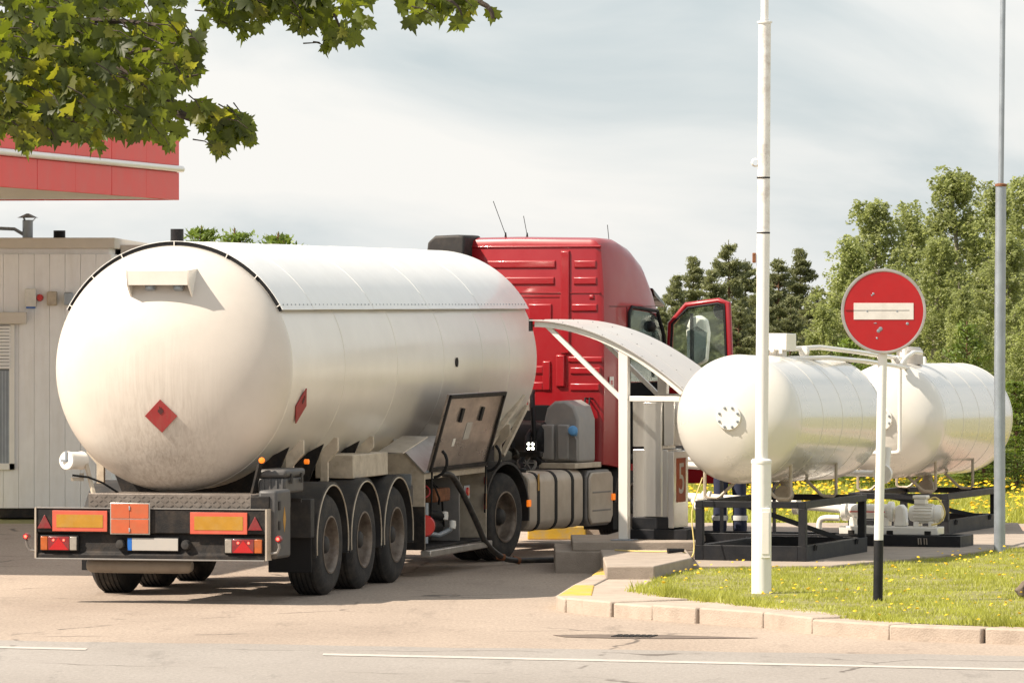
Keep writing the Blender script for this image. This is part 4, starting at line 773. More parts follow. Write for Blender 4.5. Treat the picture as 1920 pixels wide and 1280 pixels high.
# pipes joining the two tanks over their tops, and under them
pr = thing('pipe_run', 'pair of white pipes with valves linking the tops of both gas tanks', 'pipes', (3.9, 65.5, .17))
def world_tube(par, pts, r, m, name, n=10):
    o = Vector(par.location); return MB().tube([Vector(p) - o for p in pts], r, n).build(name, m, par)
world_tube(pr, [(2.95, 63.6, 2.50), (3.55, 64.6, 2.52), (4.1, 66.5, 2.45), (4.85, 69.7, 2.34)], .028, 'white', 'vapour_pipe')
world_tube(pr, [(3.02, 63.6, 2.40), (3.65, 64.6, 2.40), (4.2, 66.5, 2.34), (4.95, 69.7, 2.22)], .028, 'white', 'vapour_pipe')
for p in ((3.35, 64.2, 2.47), (4.5, 68.1, 2.38), (4.75, 69.2, 2.32)): o = Vector(pr.location); MB().lathe([(0, -.06), (.05, -.055), (.065, 0), (.05, .055), (0, .06)], Vector(p) - o, (.3, 1, 0), 14).build('valve', 'white', pr)
for p in ((2.98, 63.7), (4.88, 69.6)): world_tube(pr, [(p[0], p[1], 2.2), (p[0], p[1], 2.5)], .03, 'white', 'riser')
# ---- pump skid
S = thing('pump_skid', 'long low black skid carrying a white pump and finned electric motor', 'pump', (5.30, 65.6, .17), 18.7)
def sk(px): return (px - 1802) / 153.0     # along the skid, measured from its right end
box('skid_beam', 'black', S, -4.0, -.05, 0, .09, 0, .13, .004); box('skid_beam', 'black', S, -4.0, -.05, .55, .64, 0, .13, .004)
for x in (-4.0, -2.7, -1.4, -.14): box('skid_cross', 'black', S, x, x + .09, .091, .549, 0, .128, .004)
box('skid_tray', 'dark', S, -3.9, -.15, .092, .548, .09, .1, 0)
for x in (-.55, -.48, -3.2): MB().tube([(x, -.01, .03), (x, -.03, .1), (x + .03, -.03, .1), (x + .03, -.01, .03)], .008, 6).build('lifting_eye', 'alu', S)
bs = box('pump_base', 'white', S, -1.56, -.36, .14, .46, .131, .225, .01)
for x in (-.52, -.98, -1.45): box('foot_gap', 'dark', bs, x, x + .08, .135, .30, .135, .18, .004)
mo = MB().lathe([(0, -.20), (.07, -.20), (.085, -.185), (.10, -.15), (.10, .10), (.095, .11), (.105, .12), (.105, .17), (.085, .205), (0, .21)], (-.54, .30, .38), (1, 0, 0), 32).build('motor', 'white', S)
for k in range(18):
    a = R(-100 + k * 20); MB().bar((-.67, .30 + .108 * math.cos(a), .38 + .108 * math.sin(a)), (-.45, .30 + .108 * math.cos(a), .38 + .108 * math.sin(a)), .006, .022, up=(0, math.cos(a), math.sin(a))).build('cooling_fin', 'white', mo)
for x in (-.64, -.46): box('motor_foot', 'white', mo, x - .03, x + .03, .2, .40, .226, .29, .005)
box('terminal_box', 'white', mo, -.67, -.53, .23, .37, .49, .555, .01); box('terminal_lid', 'white', mo, -.685, -.515, .22, .38, .557, .595, .01)
MB().tube(smooth([(-.52, .3, .54), (-.42, .28, .57), (-.34, .26, .50), (-.30, .25, .38), (-.35, .22, .28), (-.45, .2, .25)]), .010, 8).build('motor_cable', 'ycable', mo)
MB().prism([(-.92, .226), (-.77, .226), (-.78, .43), (-.83, .49), (-.90, .46)], .22, .38, 'xz').build('coupling_guard', 'white', S, True, .02)
pu = MB().lathe([(0, -.36), (.11, -.36), (.118, -.35), (.118, -.30), (.085, -.29), (.085, .2), (.118, .21), (.118, .26), (.06, .27), (0, .27)], (-1.20, .30, .40), (1, 0, 0), 32).build('pump_body', 'white', S)
box('red_stripe', 'litered', pu, -1.45, -1.02, .2115, .2145, .39, .403, 0)
for x in (-1.46, -1.04): box('pump_foot', 'white', pu, x, x + .06, .22, .38, .226, .33, .006)
for k in range(8):
    a = 2 * math.pi * k / 8; MB().lathe([(.010, 0), (.010, .012), (0, .013)], (-1.565, .30 + .095 * math.cos(a), .40 + .095 * math.sin(a)), (-1, 0, 0), 6).build('bolt', 'galv', pu)
MB().tube(smooth([(-1.56, .3, .42), (-2.1, .3, .46)]), .05, 14).build('suction_pipe', 'white', S)
MB().tube(smooth([(-2.1, .3, .46), (-2.5, .3, .5), (-3.0, .32, .52), (-3.5, .34, .54), (-3.75, .35, .58)]), .055, 14).build('suction_pipe', 'white', S)
MB().lathe([(0, -.03), (.115, -.03), (.115, .03), (0, .03)], (-2.13, .3, .465), (1, 0, 0), 24).build('pipe_flange', 'white', S)
MB().tube(smooth([(-1.55, .12, .32), (-1.72, .12, .32), (-1.79, .12, .28), (-1.80, .12, .14)]), .035, 12).build('drain_elbow', 'white', S)
for x, z in ((-3.55, .54), (-3.25, .53)): MB().lathe([(0, -.05), (.085, -.05), (.085, -.02), (.05, 0), (.085, .02), (.085, .05), (0, .05)], (x, .34, z), (1, 0, 0), 22).build('valve_flange', 'white', S)
MB().tube([(-3.4, .30, .5), (-3.32, .22, .40)], .045, 12).build('strainer', 'white', S)
MB().tube(smooth([(-3.75, .35, .56), (-3.8, .35, .62), (-3.8, .34, .80), (-3.78, .30, .9), (-3.65, .28, .93), (-2.6, .24, .88), (-1.6, .3, .84)]), .045, 12).build('return_pipe', 'white', S)
MB().tube([(-3.65, .28, 1.0), (-2.4, .2, .96), (-1.75, .2, .93)], .03, 10).build('return_pipe', 'white', S)
for x in (-3.0, -2.35): MB().bar((x, .12, .13), (x, .12, 1.1), .035).build('pipe_stand', 'black', S)
MB().lathe([(0, -.04), (.11, -.04), (.12, 0), (.11, .04), (0, .04)], (-1.0, .05, .85), (0, -1, 0), 22).build('blind_flange', 'white', S); MB().tube([(-1.0, .05, .85), (-1.6, .28, .85)], .04, 10).build('branch_pipe', 'white', S)
MB().tube([(-.98, .1, .85), (-.98, .2, 1.15)], .045, 10).build('branch_pipe', 'white', S)
# ================================================================== dispenser
DP = thing('gas_dispenser', 'stainless steel gas dispenser numbered 5 on a black plinth', 'dispenser', (1.59, 63.55, .35), 18.7)
box('plinth', 'black', DP, -.26, .42, -.02, .62, 0, .115, .006); box('lower_plinth', 'black', DP, -.24, .20, .0, .58, .116, .25, .006)
box('cabinet', 'steel', DP, -.235, .18, .02, .56, .251, 1.02, .006); box('column_panel', 'steel', DP, -.09, .12, .0, .52, 1.021, 1.62, .004)
box('side_panel', 'steel', DP, -.24, -.095, .03, .5, 1.05, 1.60, .006); box('front_strip', 'steel', DP, -.095, .11, -.008, .018, .26, 1.55, .003)
box('display_head', 'steel', DP, .13, .26, .02, .54, 1.06, 1.60, .008); box('hose_cabinet', 'steel', DP, .185, .26, .0, .55, .13, 1.0, .006)
o = box('number_plate', 'orange', DP, .261, .266, .10, .44, .42, .92, .001); 
me = text_mesh('5', .50); me.materials.append(M['signwhite']); link('digit', me, o, 0, (.268, .27, .67), (R(90), 0, R(90)))
# ================================================================== shelter
H = thing('arched_shelter', 'white half-arched shelter roof on square posts over the dispenser', 'shelter', (1.255, 63.3, .35), 18.7)
zr = lambda x: 2.82 - .35 - (x + 1.1) ** 2 * .235
DEP = 1.55
for y in (.0, DEP - .06):
    box('post', 'white', H, -.055, .055, y, y + .1, .012, zr(0) - .03, .006); box('foot_plate', 'galv', H, -.13, .13, y - .06, y + .16, 0, .012, .003)
    box('side_beam', 'white', H, .056, .66, y + .015, y + .085, 1.57, 1.63, .005)
    MB().bar((-.04, y + .05, 1.60), (-.92, y + .05, zr(-.92) - .04), .055, .05).build('brace', 'white', H, True, .004)
    xs = np.linspace(-1.05, .72, 22); m = MB()
    P = []
    for x in xs:
        d = Vector((1, 0, -2 * (x + 1.1) * .235)).normalized(); nn = Vector((-d.z, 0, d.x))
        for yy, o in ((y - .01, .0), (y + .05, .0), (y + .05, -.06), (y - .01, -.06)): P.append((x + nn.x * o, yy, zr(x) + nn.z * o))
    m.add(P, [(4 * k + i, 4 * k + (i + 1) % 4, 4 * k + 4 + (i + 1) % 4, 4 * k + 4 + i) for k in range(21) for i in range(4)] + [(0, 1, 2, 3), (87, 86, 85, 84)]).build('arched_beam', 'white', H)
for x in (-1.0, -.3, .4, .68): MB().bar((x, .05, zr(x) - .03), (x, DEP - .05, zr(x) - .03), .04).build('purlin', 'white', H)
for k in range(3):
    y0, y1 = -.06 + k * (DEP + .12) / 3, -.06 + (k + 1) * (DEP + .12) / 3; xs = np.linspace(-1.1, .75, 26); P = []
    for x in xs:
        for yy, o in ((y0 + .003, .02 + .003 * (k % 2)), (y1 + .02, .02 + .003 * (k % 2)), (y1 + .02, .008), (y0 + .003, .008)): P.append((x, yy, zr(x) + o))
    sheet_o = MB().add(P, [(4 * q + i, 4 * q + (i + 1) % 4, 4 * q + 4 + (i + 1) % 4, 4 * q + 4 + i) for q in range(25) for i in range(4)] + [(0, 1, 2, 3), (103, 102, 101, 100)]).build('roof_sheet', 'roofsheet', H)
    for x in np.linspace(-.95, .7, 8): MB().lathe([(.008, 0), (.006, .005), (0, .006)], (x, y0 + .05, zr(x) + .022), (0, 0, 1), 6).build('screw', 'dark', sheet_o)
MB().prism([(-1.115, 2.36), (-1.085, 2.36), (-1.085, 2.5), (-1.115, 2.5)], -.03, .03, 'xz').build('end_cap', 'rubber', H)
# ================================================================== signs and poles
gx, gy = 3.55, 54.4
t = thing('no_entry_sign', 'round red no-entry sign with white bar on a white and black post', 'sign', (gx, gy, .13))
MB().tube([(0, 0, -.3), (.012, 0, .60)], .047, 16).build('black_foot', 'black', t); MB().tube([(.012, 0, .601), (.052, 0, 2.46)], .045, 16).build('post', 'cpole', t)
cz = 2.82; cx = .055
di = MB().lathe([(0, .010), (.385, .010), (.386, -.008), (0, -.008)], (cx, -.07, cz), (0, -1, 0), 72).build('disc', 'signred', t)
MB().lathe([(.385, .012), (.398, .016), (.412, .012), (.414, -.014), (.40, -.014), (.385, -.008)], (cx, -.07, cz), (0, -1, 0), 72).build('rim', 'alu', di)
box('white_bar', 'signwhite', di, cx - .29, cx + .29, -.0835, -.0805, cz - .08, cz + .08, .001)
box('bar_crack', 'dark', di, cx - .37, cx + .25, -.0845, -.0815, cz + .006, cz + .0105, 0)
for x, z, r in ((-.16, -.0, .009), (.13, .0, .009), (-.10, .17, .011), (-.115, .155, .008), (-.05, -.19, .018), (-.03, -.17, .02), (-.065, -.26, .010), (.23, -.12, .014), (-.075, -.115, .007), (-.09, -.115, .006)):
    MB().lathe([(r, 0), (r * .8, .002), (0, .0022)], (cx + x, -.0835 if abs(z) < .02 else -.0805, cz + z), (0, -1, 0), 10).build('chip', 'galv', di)
for z in (cz - .18, cz + .18): MB().tube([(cx, -.058, z), (cx, .0, z)], .03, 10).build('clamp', 'galv', t)
MB().tube([(.052, 0, 2.44), (.056, 0, 3.1)], .038, 14).build('post_top', 'cpole', t)
t = thing('white_mast', 'tall white chipped mast with a wider sleeve and hatch at its foot', 'mast', (2.49, 55.9, .13))
MB().lathe([(.10, -.3), (.098, 1.30), (.104, 1.305), (.104, 1.33), (.09, 1.345), (.062, 1.35)], n=32).build('sleeve', 'cpole', t)
MB().tube([(0, 0, 1.34), (.02, 0, 3.63)], .064, 24).build('shaft', 'cpole', t); MB().tube([(.02, 0, 3.63), (.032, 0, 5.69)], .062, 24).build('upper_shaft', 'pole', t)
for z in (3.60, 4.15): MB().lathe([(.0655, -.008), (.0668, 0), (.0655, .008)], (.02, 0, z), (0, 0, 1), 24).build('joint_band', 'dark', t)
MB().lathe([(.062, 0), (.076, .002), (.076, .018), (.05, .022)], (.032, 0, 5.69), (0, 0, 1), 24).build('cap_flange', 'pole', t); MB().tube([(.032, 0, 5.70), (.045, 0, 8.2)], .038, 16).build('top_tube', 'cpole', t)
hb = box('hatch', 'cpole', t, -.01, .086, -.104, -.05, .36, .86, .006); box('hatch_frame', 'white', hb, .0, .07, -.110, -.1045, .40, .82, .003)
box('bracket', 'rust', t, -.09, -.055, -.03, .03, 3.30, 3.40, .006); MB().lathe([(.03, -.02), (.045, 0), (.03, .02)], (-.06, 0, 4.3), (0, 1, 0), 12).build('lug', 'pole', t)
t = thing('grey_lamp_pole', 'tall galvanised grey lamp pole with rusty collar at the right edge', 'lamp pole', (5.66, 65.0, .13))
MB().tube([(0, 0, -.3), (.0, 0, 2.0), (.015, 0, 4.27)], [.066, .065, .062], 22).build('shaft', 'galv', t); MB().lathe([(.063, -.03), (.07, -.025), (.07, .0), (.036, .008)], (.015, 0, 4.28), (0, 0, 1), 22).build('collar', 'rust', t)
MB().tube([(.015, 0, 4.28), (.055, 0, 8.0)], .032, 16).build('top_tube', 'galv', t); MB().bar((.05, 0, 7.9), (.05, -1.0, 8.1), .06).build('lamp_arm', 'galv', t); MB().prism([(-1.5, 8.06), (-.95, 8.06), (-.95, 8.16), (-1.4, 8.14)], -.1, .2, 'yz').build('lamp_head', 'galv', t, True, .02)
# yellow cable with a plug by the stand
cb = thing('yellow_cable', 'thin yellow cable with black plug lying on the concrete by the tank stand', 'cable', (2.0, 62.2, .17))
MB().tube(smooth([(.12, .1, .92), (.0, .0, .55), (.02, -.1, .15), (-.03, -.20, .04), (-.12, -.25, .115), (-.4, -.1, .107), (-.7, .1, .107), (-.85, .3, .107)]), .008, 6).build('wire', 'ycable', cb); MB().tube([(-.10, -.27, .13), (-.28, -.33, .125)], [.02, .03], 10).build('plug', 'rubber', cb)
t = thing('white_marker_post', 'short plain white post standing behind the dispenser', 'post', (2.75, 73.5, 0)); MB().tube([(0, 0, 0), (0, 0, 1.1)], .075, 16).build('tube', 'cpole', t); MB().lathe([(.075, 0), (.05, .03), (0, .04)], (0, 0, 1.1), (0, 0, 1), 16).build('cap', 'cpole', t)
# ================================================================== worker standing behind the nearer tank
PW = thing('person', 'person in navy work overalls with pale reflective leg bands behind the gas tank', 'person', (2.62, 67.35, .17), 0)
def skin(name, m, par, verts, edges, rad, root=0, sub=2):
    me = bpy.data.meshes.new(name); me.from_pydata(verts, edges, []); o = link(name, me, par)
    md = o.modifiers.new('skin', 'SKIN'); md.use_smooth_shade = True
    for i, r in enumerate(rad):
        sv = me.skin_vertices[0].data[i]; sv.radius = (r, r) if not isinstance(r, tuple) else r; sv.use_root = (i == root)
    s_ = o.modifiers.new('sub', 'SUBSURF'); s_.levels = sub; s_.render_levels = sub; me.materials.append(M[m]); return o
V = [(0, 0, .95), (0, 0, 1.10), (0, .0, 1.28), (0, .01, 1.43), (0, 0, 1.50), (0, -.01, 1.56), (0, -.02, 1.64), (0, -.02, 1.72),
     (.10, 0, .90), (.115, -.02, .50), (.12, .02, .10), (.13, -.10, .04), (-.10, 0, .90), (-.115, -.02, .50), (-.12, .02, .10), (-.13, -.10, .04),
     (.19, 0, 1.42), (.26, -.02, 1.14), (.27, -.16, .93), (-.19, 0, 1.42), (-.26, -.02, 1.14), (-.27, -.16, .93)]
E = [(0, 1), (1, 2), (2, 3), (3, 4), (4, 5), (5, 6), (6, 7), (0, 8), (8, 9), (9, 10), (10, 11), (0, 12), (12, 13), (13, 14), (14, 15), (3, 16), (16, 17), (17, 18), (3, 19), (19, 20), (20, 21)]
rad = [(.15, .11), (.14, .105), (.165, .115), (.13, .09), .055, .06, (.078, .092), (.06, .07), .088, .062, .045, .045, .088, .062, .045, .045, .06, .043, .032, .06, .043, .032]
hand0 = len(V)
for s, wv in ((1, 18), (-1, 21)):
    px_ = V[wv]; pi = len(V); V.append((px_[0], px_[1] - .05, px_[2] - .035)); E.append((wv, pi)); rad.append((.032, .018))
    for k, (dx, ln) in enumerate(((-.028, .065), (-.01, .075), (.01, .07), (.028, .055))):
        a = len(V); V.append((px_[0] + dx, px_[1] - .085, px_[2] - .06)); V.append((px_[0] + dx * 1.1, px_[1] - .085 - ln * .5, px_[2] - .06 - ln * .7)); E += [(pi, a), (a, a + 1)]; rad += [.009, .008]
    a = len(V); V.append((px_[0] - s * .04, px_[1] - .06, px_[2] - .03)); V.append((px_[0] - s * .055, px_[1] - .09, px_[2] - .055)); E += [(pi, a), (a, a + 1)]; rad += [.011, .009]
body = skin('body', 'skin', PW, V, E, rad)
cv = [tuple(v) for v in V[:5]] + [V[8], V[9], (.125, .01, .05), V[12], V[13], (-.125, .01, .05), V[16], V[17], (.27, -.15, .95), V[19], V[20], (-.27, -.15, .95)]
ce = [(0, 1), (1, 2), (2, 3), (3, 4), (0, 5), (5, 6), (6, 7), (0, 8), (8, 9), (9, 10), (3, 11), (11, 12), (12, 13), (3, 14), (14, 15), (15, 16)]
cr_ = [(.175, .13), (.165, .125), (.185, .135), (.15, .11), .075, .108, .088, .095, .108, .088, .095, .078, .06, .052, .078, .06, .052]
skin('overalls', 'navy', PW, cv, ce, cr_)
for s in (1, -1):
    MB().lathe([(.098, -.03), (.100, 0), (.098, .03)], (s * .1175, .005, .28), (0, 0, 1), 20).build('reflective_band', 'reflect', PW)
    MB().prism([(s * .13 - .05, -.20), (s * .13 + .05, -.20), (s * .13 + .055, .0), (s * .13 + .04, .09), (s * .13 - .04, .09), (s * .13 - .055, .0)], 0, .085, 'xy').build('boot', 'rubber', PW, True, .02)
MB().lathe([(.0, .12), (.06, .11), (.092, .07), (.10, .0), (.098, -.03)], (0, -.015, 1.69), (0, 0, 1), 20).build('hair', 'hair', PW)
MB().prism([(-.012, 1.60), (.012, 1.60), (0, 1.645)], -.135, -.10, 'xz').build('nose', 'skin', PW, True, .004)
for s in (1, -1): MB().lathe([(0, .012), (.011, .006), (.012, 0)], (s * .032, -.098, 1.655), (0, -1, 0), 10).build('eye', 'rubber', PW); MB().lathe([(0, .012), (.02, .008), (.025, 0)], (s * .082, -.01, 1.63), (s, 0, 0), 10).build('ear', 'skin', PW)
box('mouth', 'placard', PW, -.022, .022, -.108, -.098, 1.572, 1.58, .002)
# ================================================================== vegetation
def fastmesh(name, V, T3, m):
    """V (n,3), T3 (m,3) numpy triangles"""
    me = bpy.data.meshes.new(name); me.vertices.add(len(V)); me.vertices.foreach_set('co', V.astype(np.float32).ravel())
    me.loops.add(T3.size); me.loops.foreach_set('vertex_index', T3.astype(np.int32).ravel())
    me.polygons.add(len(T3)); me.polygons.foreach_set('loop_start', (np.arange(len(T3)) * 3).astype(np.int32))
    me.update(calc_edges=True); me.validate(); me.materials.append(M[m] if isinstance(m, str) else m); return me
rng = np.random.default_rng(5)
def quads(C, U, W):
    """leaf-like four-point faces: centre C, half-length U, half-width W -> two triangles each"""
    n = len(C); V = np.stack([C - U, C + W, C + U, C - W], 1).reshape(-1, 3); i = np.arange(n)[:, None] * 4
    return V, np.concatenate([i + [[0, 1, 2]], i + [[0, 2, 3]]], 1).reshape(-1, 3)
def rdir(n, flat=1.):
    d = rng.normal(size=(n, 3)); d[:, 2] *= flat; return d / np.linalg.norm(d, axis=1, keepdims=True)
def inpoly(x, y, poly):
    c = np.zeros(len(x), bool); j = len(poly) - 1
    for i in range(len(poly)):
        xi, yi = poly[i]; xj, yj = poly[j]
        k = ((yi > y) != (yj > y)) & (x < (xj - xi) * (y - yi) / (yj - yi + 1e-12) + xi); c ^= k; j = i
    return c
# ---- grass and dandelions
def grass(name, label, n, region, z, h0, h1, w):
    P = region(n); P = P[rng.uniform(size=len(P)) < np.clip(.62 + .5 * np.sin(P[:, 0] * 4.7 + 2 * np.sin(P[:, 1] * 2.1)) * np.sin(P[:, 1] * 2.7 + P[:, 0]), .18, 1)]; n = len(P); h = rng.uniform(h0, h1, n)[:, None]; patch = (.75 + .5 * np.sin(P[:, 0] * 3.1 + 1.7 * np.sin(P[:, 1] * 1.3)) * np.sin(P[:, 1] * 1.9))[:, None]
    h = h * np.clip(patch, .45, 1.4)
    a = rng.uniform(0, 2 * math.pi, n); d = np.stack([np.cos(a), np.sin(a), np.zeros(n)], 1); ln = rng.normal(0, .45, (n, 2))
    B = np.concatenate([P, np.full((n, 1), z)], 1); tip = B + np.concatenate([ln * h, h], 1)
    V = np.stack([B - d * w, B + d * w, tip], 1).reshape(-1, 3)
    me = fastmesh(name, V, np.arange(3 * n).reshape(-1, 3), 'grass'); o = link(name, me); struct(o, 'stuff'); o['label'] = label; o['category'] = 'grass'; return o
def reg_turf(n):
    P = np.stack([rng.uniform(1.2, 9, n), 46.5 + 24.5 * rng.uniform(0, 1, n) ** 1.15], 1); return P[inpoly(P[:, 0], P[:, 1], turf)]
grass('lawn_grass', 'short green lawn around the mast and the no-entry sign', 330000, reg_turf, .13, .018, .065, .0055)
def reg_edge(n):
    t = rng.uniform(0, 9.99, n); i = t.astype(int); f = (t - i)[:, None]; q = np.array(turf[:11]); p = q[i] * (1 - f) + q[i + 1] * f; return p + rng.normal(0, .07, (n, 2)) + [0.03, .05]
grass('edge_grass', 'longer ragged grass spilling over the lawn edge at the kerb', 9000, reg_edge, .12, .05, .14, .008)
reg_back = lambda n: np.stack([rng.uniform(2.2, 11, n), rng.uniform(77, 96, n)], 1)
grass('meadow_grass', 'sunlit meadow grass behind the gas tanks', 90000, reg_back, -.02, .10, .26, .012)
def flowers(name, label, n, region, z, h0, h1, r):
    P = region(n); n = len(P); keep = rng.uniform(size=n) < np.clip(.55 + .6 * np.sin(P[:, 0] * 2.3 + 1) * np.sin(P[:, 1] * .9 + 2), .08, 1); P = P[keep]; n = len(P)
    h = rng.uniform(h0, h1, n); C = np.concatenate([P, (z + h)[:, None]], 1); tl = rng.normal(0, .25, (n, 2)); rr = rng.uniform(.7, 1.2, n) * r
    V = []; k = 7
    top = C + np.stack([tl[:, 0] * rr, tl[:, 1] * rr, rr * .55], 1); V.append(top)
    for q in range(k):
        a = 2 * math.pi * q / k; V.append(C + np.stack([np.cos(a) * rr, np.sin(a) * rr, -tl[:, 0] * np.cos(a) * rr - tl[:, 1] * np.sin(a) * rr], 1))
    V = np.stack(V, 1).reshape(-1, 3); i = np.arange(n)[:, None] * (k + 1)
    T3 = np.concatenate([np.concatenate([i, i + 1 + q, i + 1 + (q + 1) % k], 1) for q in range(k)], 0)
    o = link(name, fastmesh(name, V, T3, 'flower')); struct(o, 'stuff'); o['label'] = label; o['category'] = 'flowers'
flowers('lawn_dandelions', 'yellow dandelions scattered over the lawn', 1500, reg_turf, .13, .03, .11, .019)
flowers('meadow_dandelions', 'dense yellow dandelions in the meadow behind the tanks', 3400, reg_back, -.02, .12, .28, .034)

# ---- maple bough in front (tree stands left of the view)
def leaf_mesh(name, m, seed):
    r_ = random.Random(seed); half = [(0, -.5), (.10, -.46), (.30, -.52), (.26, -.36), (.52, -.30), (.42, -.14), (.60, .10), (.44, .08), (.40, .20), (.24, .10), (.22, .34), (.10, .32), (0, .62)]
    P = half + [(-x, z) for x, z in reversed(half[1:-1])]; P = [(x * (1 + r_.uniform(-.08, .08)), z * (1 + r_.uniform(-.06, .06))) for x, z in P]
    cu, fo = r_.uniform(.2, 1.3), r_.uniform(.1, .9)
    V = [(0, 0, 0)] + [(x, fo * abs(x) * .7 - cu * z * z * .5, z) for x, z in P]; n = len(P)
    V = np.array([(x, y, z - .0) for x, y, z in V]) * .135
    T3 = np.array([(0, 1 + i, 1 + (i + 1) % n) for i in range(n)]); return fastmesh(name, V, T3, m)
LM = [leaf_mesh('maple_leaf', m, k) for k, m in enumerate(('mapleA', 'mapleB', 'mapleD', 'mapleA', 'mapleD', 'mapleB', 'mapleA', 'mapleA', 'mapleD', 'mapleB', 'mapleA', 'mapleD', 'mapleB'))]
MT = thing('maple_tree', 'maple tree whose leafy boughs hang into the upper left corner', 'tree', (-6.2, 31.5, 0))
mo_ = Vector(MT.location); SP = F / 30.
def mp_(px, py, Y): return Vector(((px - 960) / F * Y, Y, HC + (HOR - py) / F * Y))
trunk = MB().tube(smooth([(0, 0, -.1), (.03, 0, 1.2), (-.05, .05, 2.6), (.1, 0, 4.0), (.0, .1, 5.6), (.1, 0, 7.5)]), [.26 - .0065 * k for k in range(31)], 14).build('trunk', 'bark', MT)
bl = []   # boughs: lists of world points
root = mo_ + Vector((.05, 0, 3.6)); root2 = mo_ + Vector((.05, 0, 4.5))
bl.append(([root, mp_(-420, 120, 31), mp_(-60, 150, 30.5), mp_(180, 120, 30), mp_(290, 170, 29.8), mp_(340, 215, 29.7), mp_(430, 240, 29.6), mp_(465, 262, 29.6)], .05))
bl.append(([root2, mp_(-300, -120, 30.5), mp_(50, -60, 30), mp_(330, -45, 29.8), mp_(560, -25, 29.6), mp_(760, -30, 29.5), mp_(900, 5, 29.4), mp_(925, 35, 29.4)], .045))
bl.append(([root, mp_(-380, 200, 31.2), mp_(-50, 215, 30.8), mp_(120, 225, 30.6), mp_(250, 240, 30.5)], .035))
bl.append(([root, mp_(-350, 20, 30.8), mp_(0, 40, 30.4), mp_(220, 40, 30.2), mp_(360, 60, 30)], .035))
bl.append(([mp_(180, 120, 30), mp_(260, 95, 29.9), mp_(330, 100, 29.8), mp_(372, 120, 29.8)], .014)); bl.append(([mp_(290, 170, 29.8), mp_(330, 150, 29.7), mp_(372, 140, 29.7)], .010))
bl.append(([mp_(560, -25, 29.6), mp_(620, 20, 29.5), mp_(640, 60, 29.5)], .008)); bl.append(([mp_(760, -30, 29.5), mp_(850, 5, 29.4), mp_(868, 40, 29.4)], .008)); bl.append(([mp_(330, -45, 29.8), mp_(440, 5, 29.7), mp_(465, 30, 29.7)], .008))
bl.append(([mp_(120, 225, 30.6), mp_(180, 250, 30.4), mp_(190, 268, 30.4)], .008))
for p, r in bl: q = smooth([v - mo_ for v in p], 5); MB().tube(q, [r * (1 - .85 * k / (len(q) - 1)) + .003 for k in range(len(q))], 7).build('bough', 'bark', MT)
dense = [(-40, -40), (372, -40), (385, 60), (366, 118), (376, 130), (330, 175), (355, 215), (330, 235), (345, 262), (318, 275), (280, 262), (240, 262), (200, 240), (188, 292), (168, 270), (120, 262), (70, 265), (45, 285), (20, 250), (-40, 262)]
tipz = [(340, 200), (400, 205), (440, 215), (470, 240), (472, 270), (440, 262), (420, 290), (395, 275), (400, 250), (370, 235)]
strip = [(372, -40), (740, -40), (735, 30), (700, 65), (668, 60), (672, 95), (640, 103), (605, 90), (600, 60), (560, 62), (530, 20), (515, 22), (482, 60), (450, 72), (440, 45), (395, 45), (385, 0)]
strip2 = [(745, -40), (905, -40), (900, 10), (885, 28), (890, 70), (858, 74), (845, 40), (815, 45), (780, 60), (755, 45)]
pts = []
for poly, n in ((dense, 1120), (tipz, 75), (strip, 220), (strip2, 60)):
    q = np.array(poly); lo, hi = q.min(0), q.max(0); k = 0
    cl = [(rng.uniform(lo[0], hi[0]), rng.uniform(lo[1], hi[1])) for _ in range(max(6, n // 7))]
    while k < n:
        c_ = cl[int(rng.integers(len(cl)))]; x, y = c_[0] + rng.normal(0, 26), c_[1] + rng.normal(0, 20)
        if inpoly(np.array([x]), np.array([y]), poly)[0]: pts.append(mp_(x, y, rng.uniform(28.9, 31.2) if poly is dense else rng.uniform(29.3, 29.9))); k += 1
pts.append(mp_(921, 30, 29.4)); pts.append(mp_(436, 50, 29.6)); pts.append(mp_(184, 272, 29.5))
tw = MB()
for i in range(0, len(pts), 3):
    p = pts[i] - mo_; q = p + Vector((rng.uniform(-.16, -.04), rng.uniform(-.05, .05), rng.uniform(.02, .12))); tw.tube([q, q.lerp(p, .5) + Vector((0, 0, .015)), p], [.004, .003, .002], 4)
struct(tw.build('twigs', 'bark', MT), 'stuff')
order = sorted(range(len(pts)), key=lambda i: pts[i].y)
def leaf_rot(r_): return Matrix.Rotation(r_.uniform(-1.2, 1.2), 4, 'Z') @ Matrix.Rotation(r_.gauss(.15, .45), 4, 'X') @ Matrix.Rotation(math.pi + r_.gauss(0, .55), 4, 'Y')
rl = random.Random(11); inner_leaves = []
for rank, i in enumerate(order):
    p = pts[i] - mo_; s = rl.uniform(.5, 1.0); mat4 = Matrix.Translation(p) @ leaf_rot(rl) @ Matrix.Scale(s, 4); me = LM[rl.randrange(len(LM))]
    if rank < 295: o = link('leaf', me, MT); o.matrix_local = mat4
    else: inner_leaves.append((mat4, me))
for k in range(2600):     # the rest of the crown, above and left of the view
    a, b, c = rl.gauss(0, 1), rl.gauss(0, 1), rl.gauss(0, 1); q = (a * a + b * b + c * c) ** .5; rr = rl.uniform(.55, 1) / q
    p = Vector((a * rr * 3.0, b * rr * 3.0, 6.6 + c * rr * 2.3)); wp = p + mo_
    ix = 960 + F * wp.x / wp.y; iy = HOR - F * (wp.z - HC) / wp.y
    if ix > -60 and iy > -60: continue
    inner_leaves.append((Matrix.Translation(p) @ leaf_rot(rl) @ Matrix.Scale(rl.uniform(.7, 1.2), 4), LM[rl.randrange(len(LM))]))
cache = {}
for me in LM: a = np.empty(len(me.vertices) * 3, np.float32); me.vertices.foreach_get('co', a); cache[me.name] = a.reshape(-1, 3)
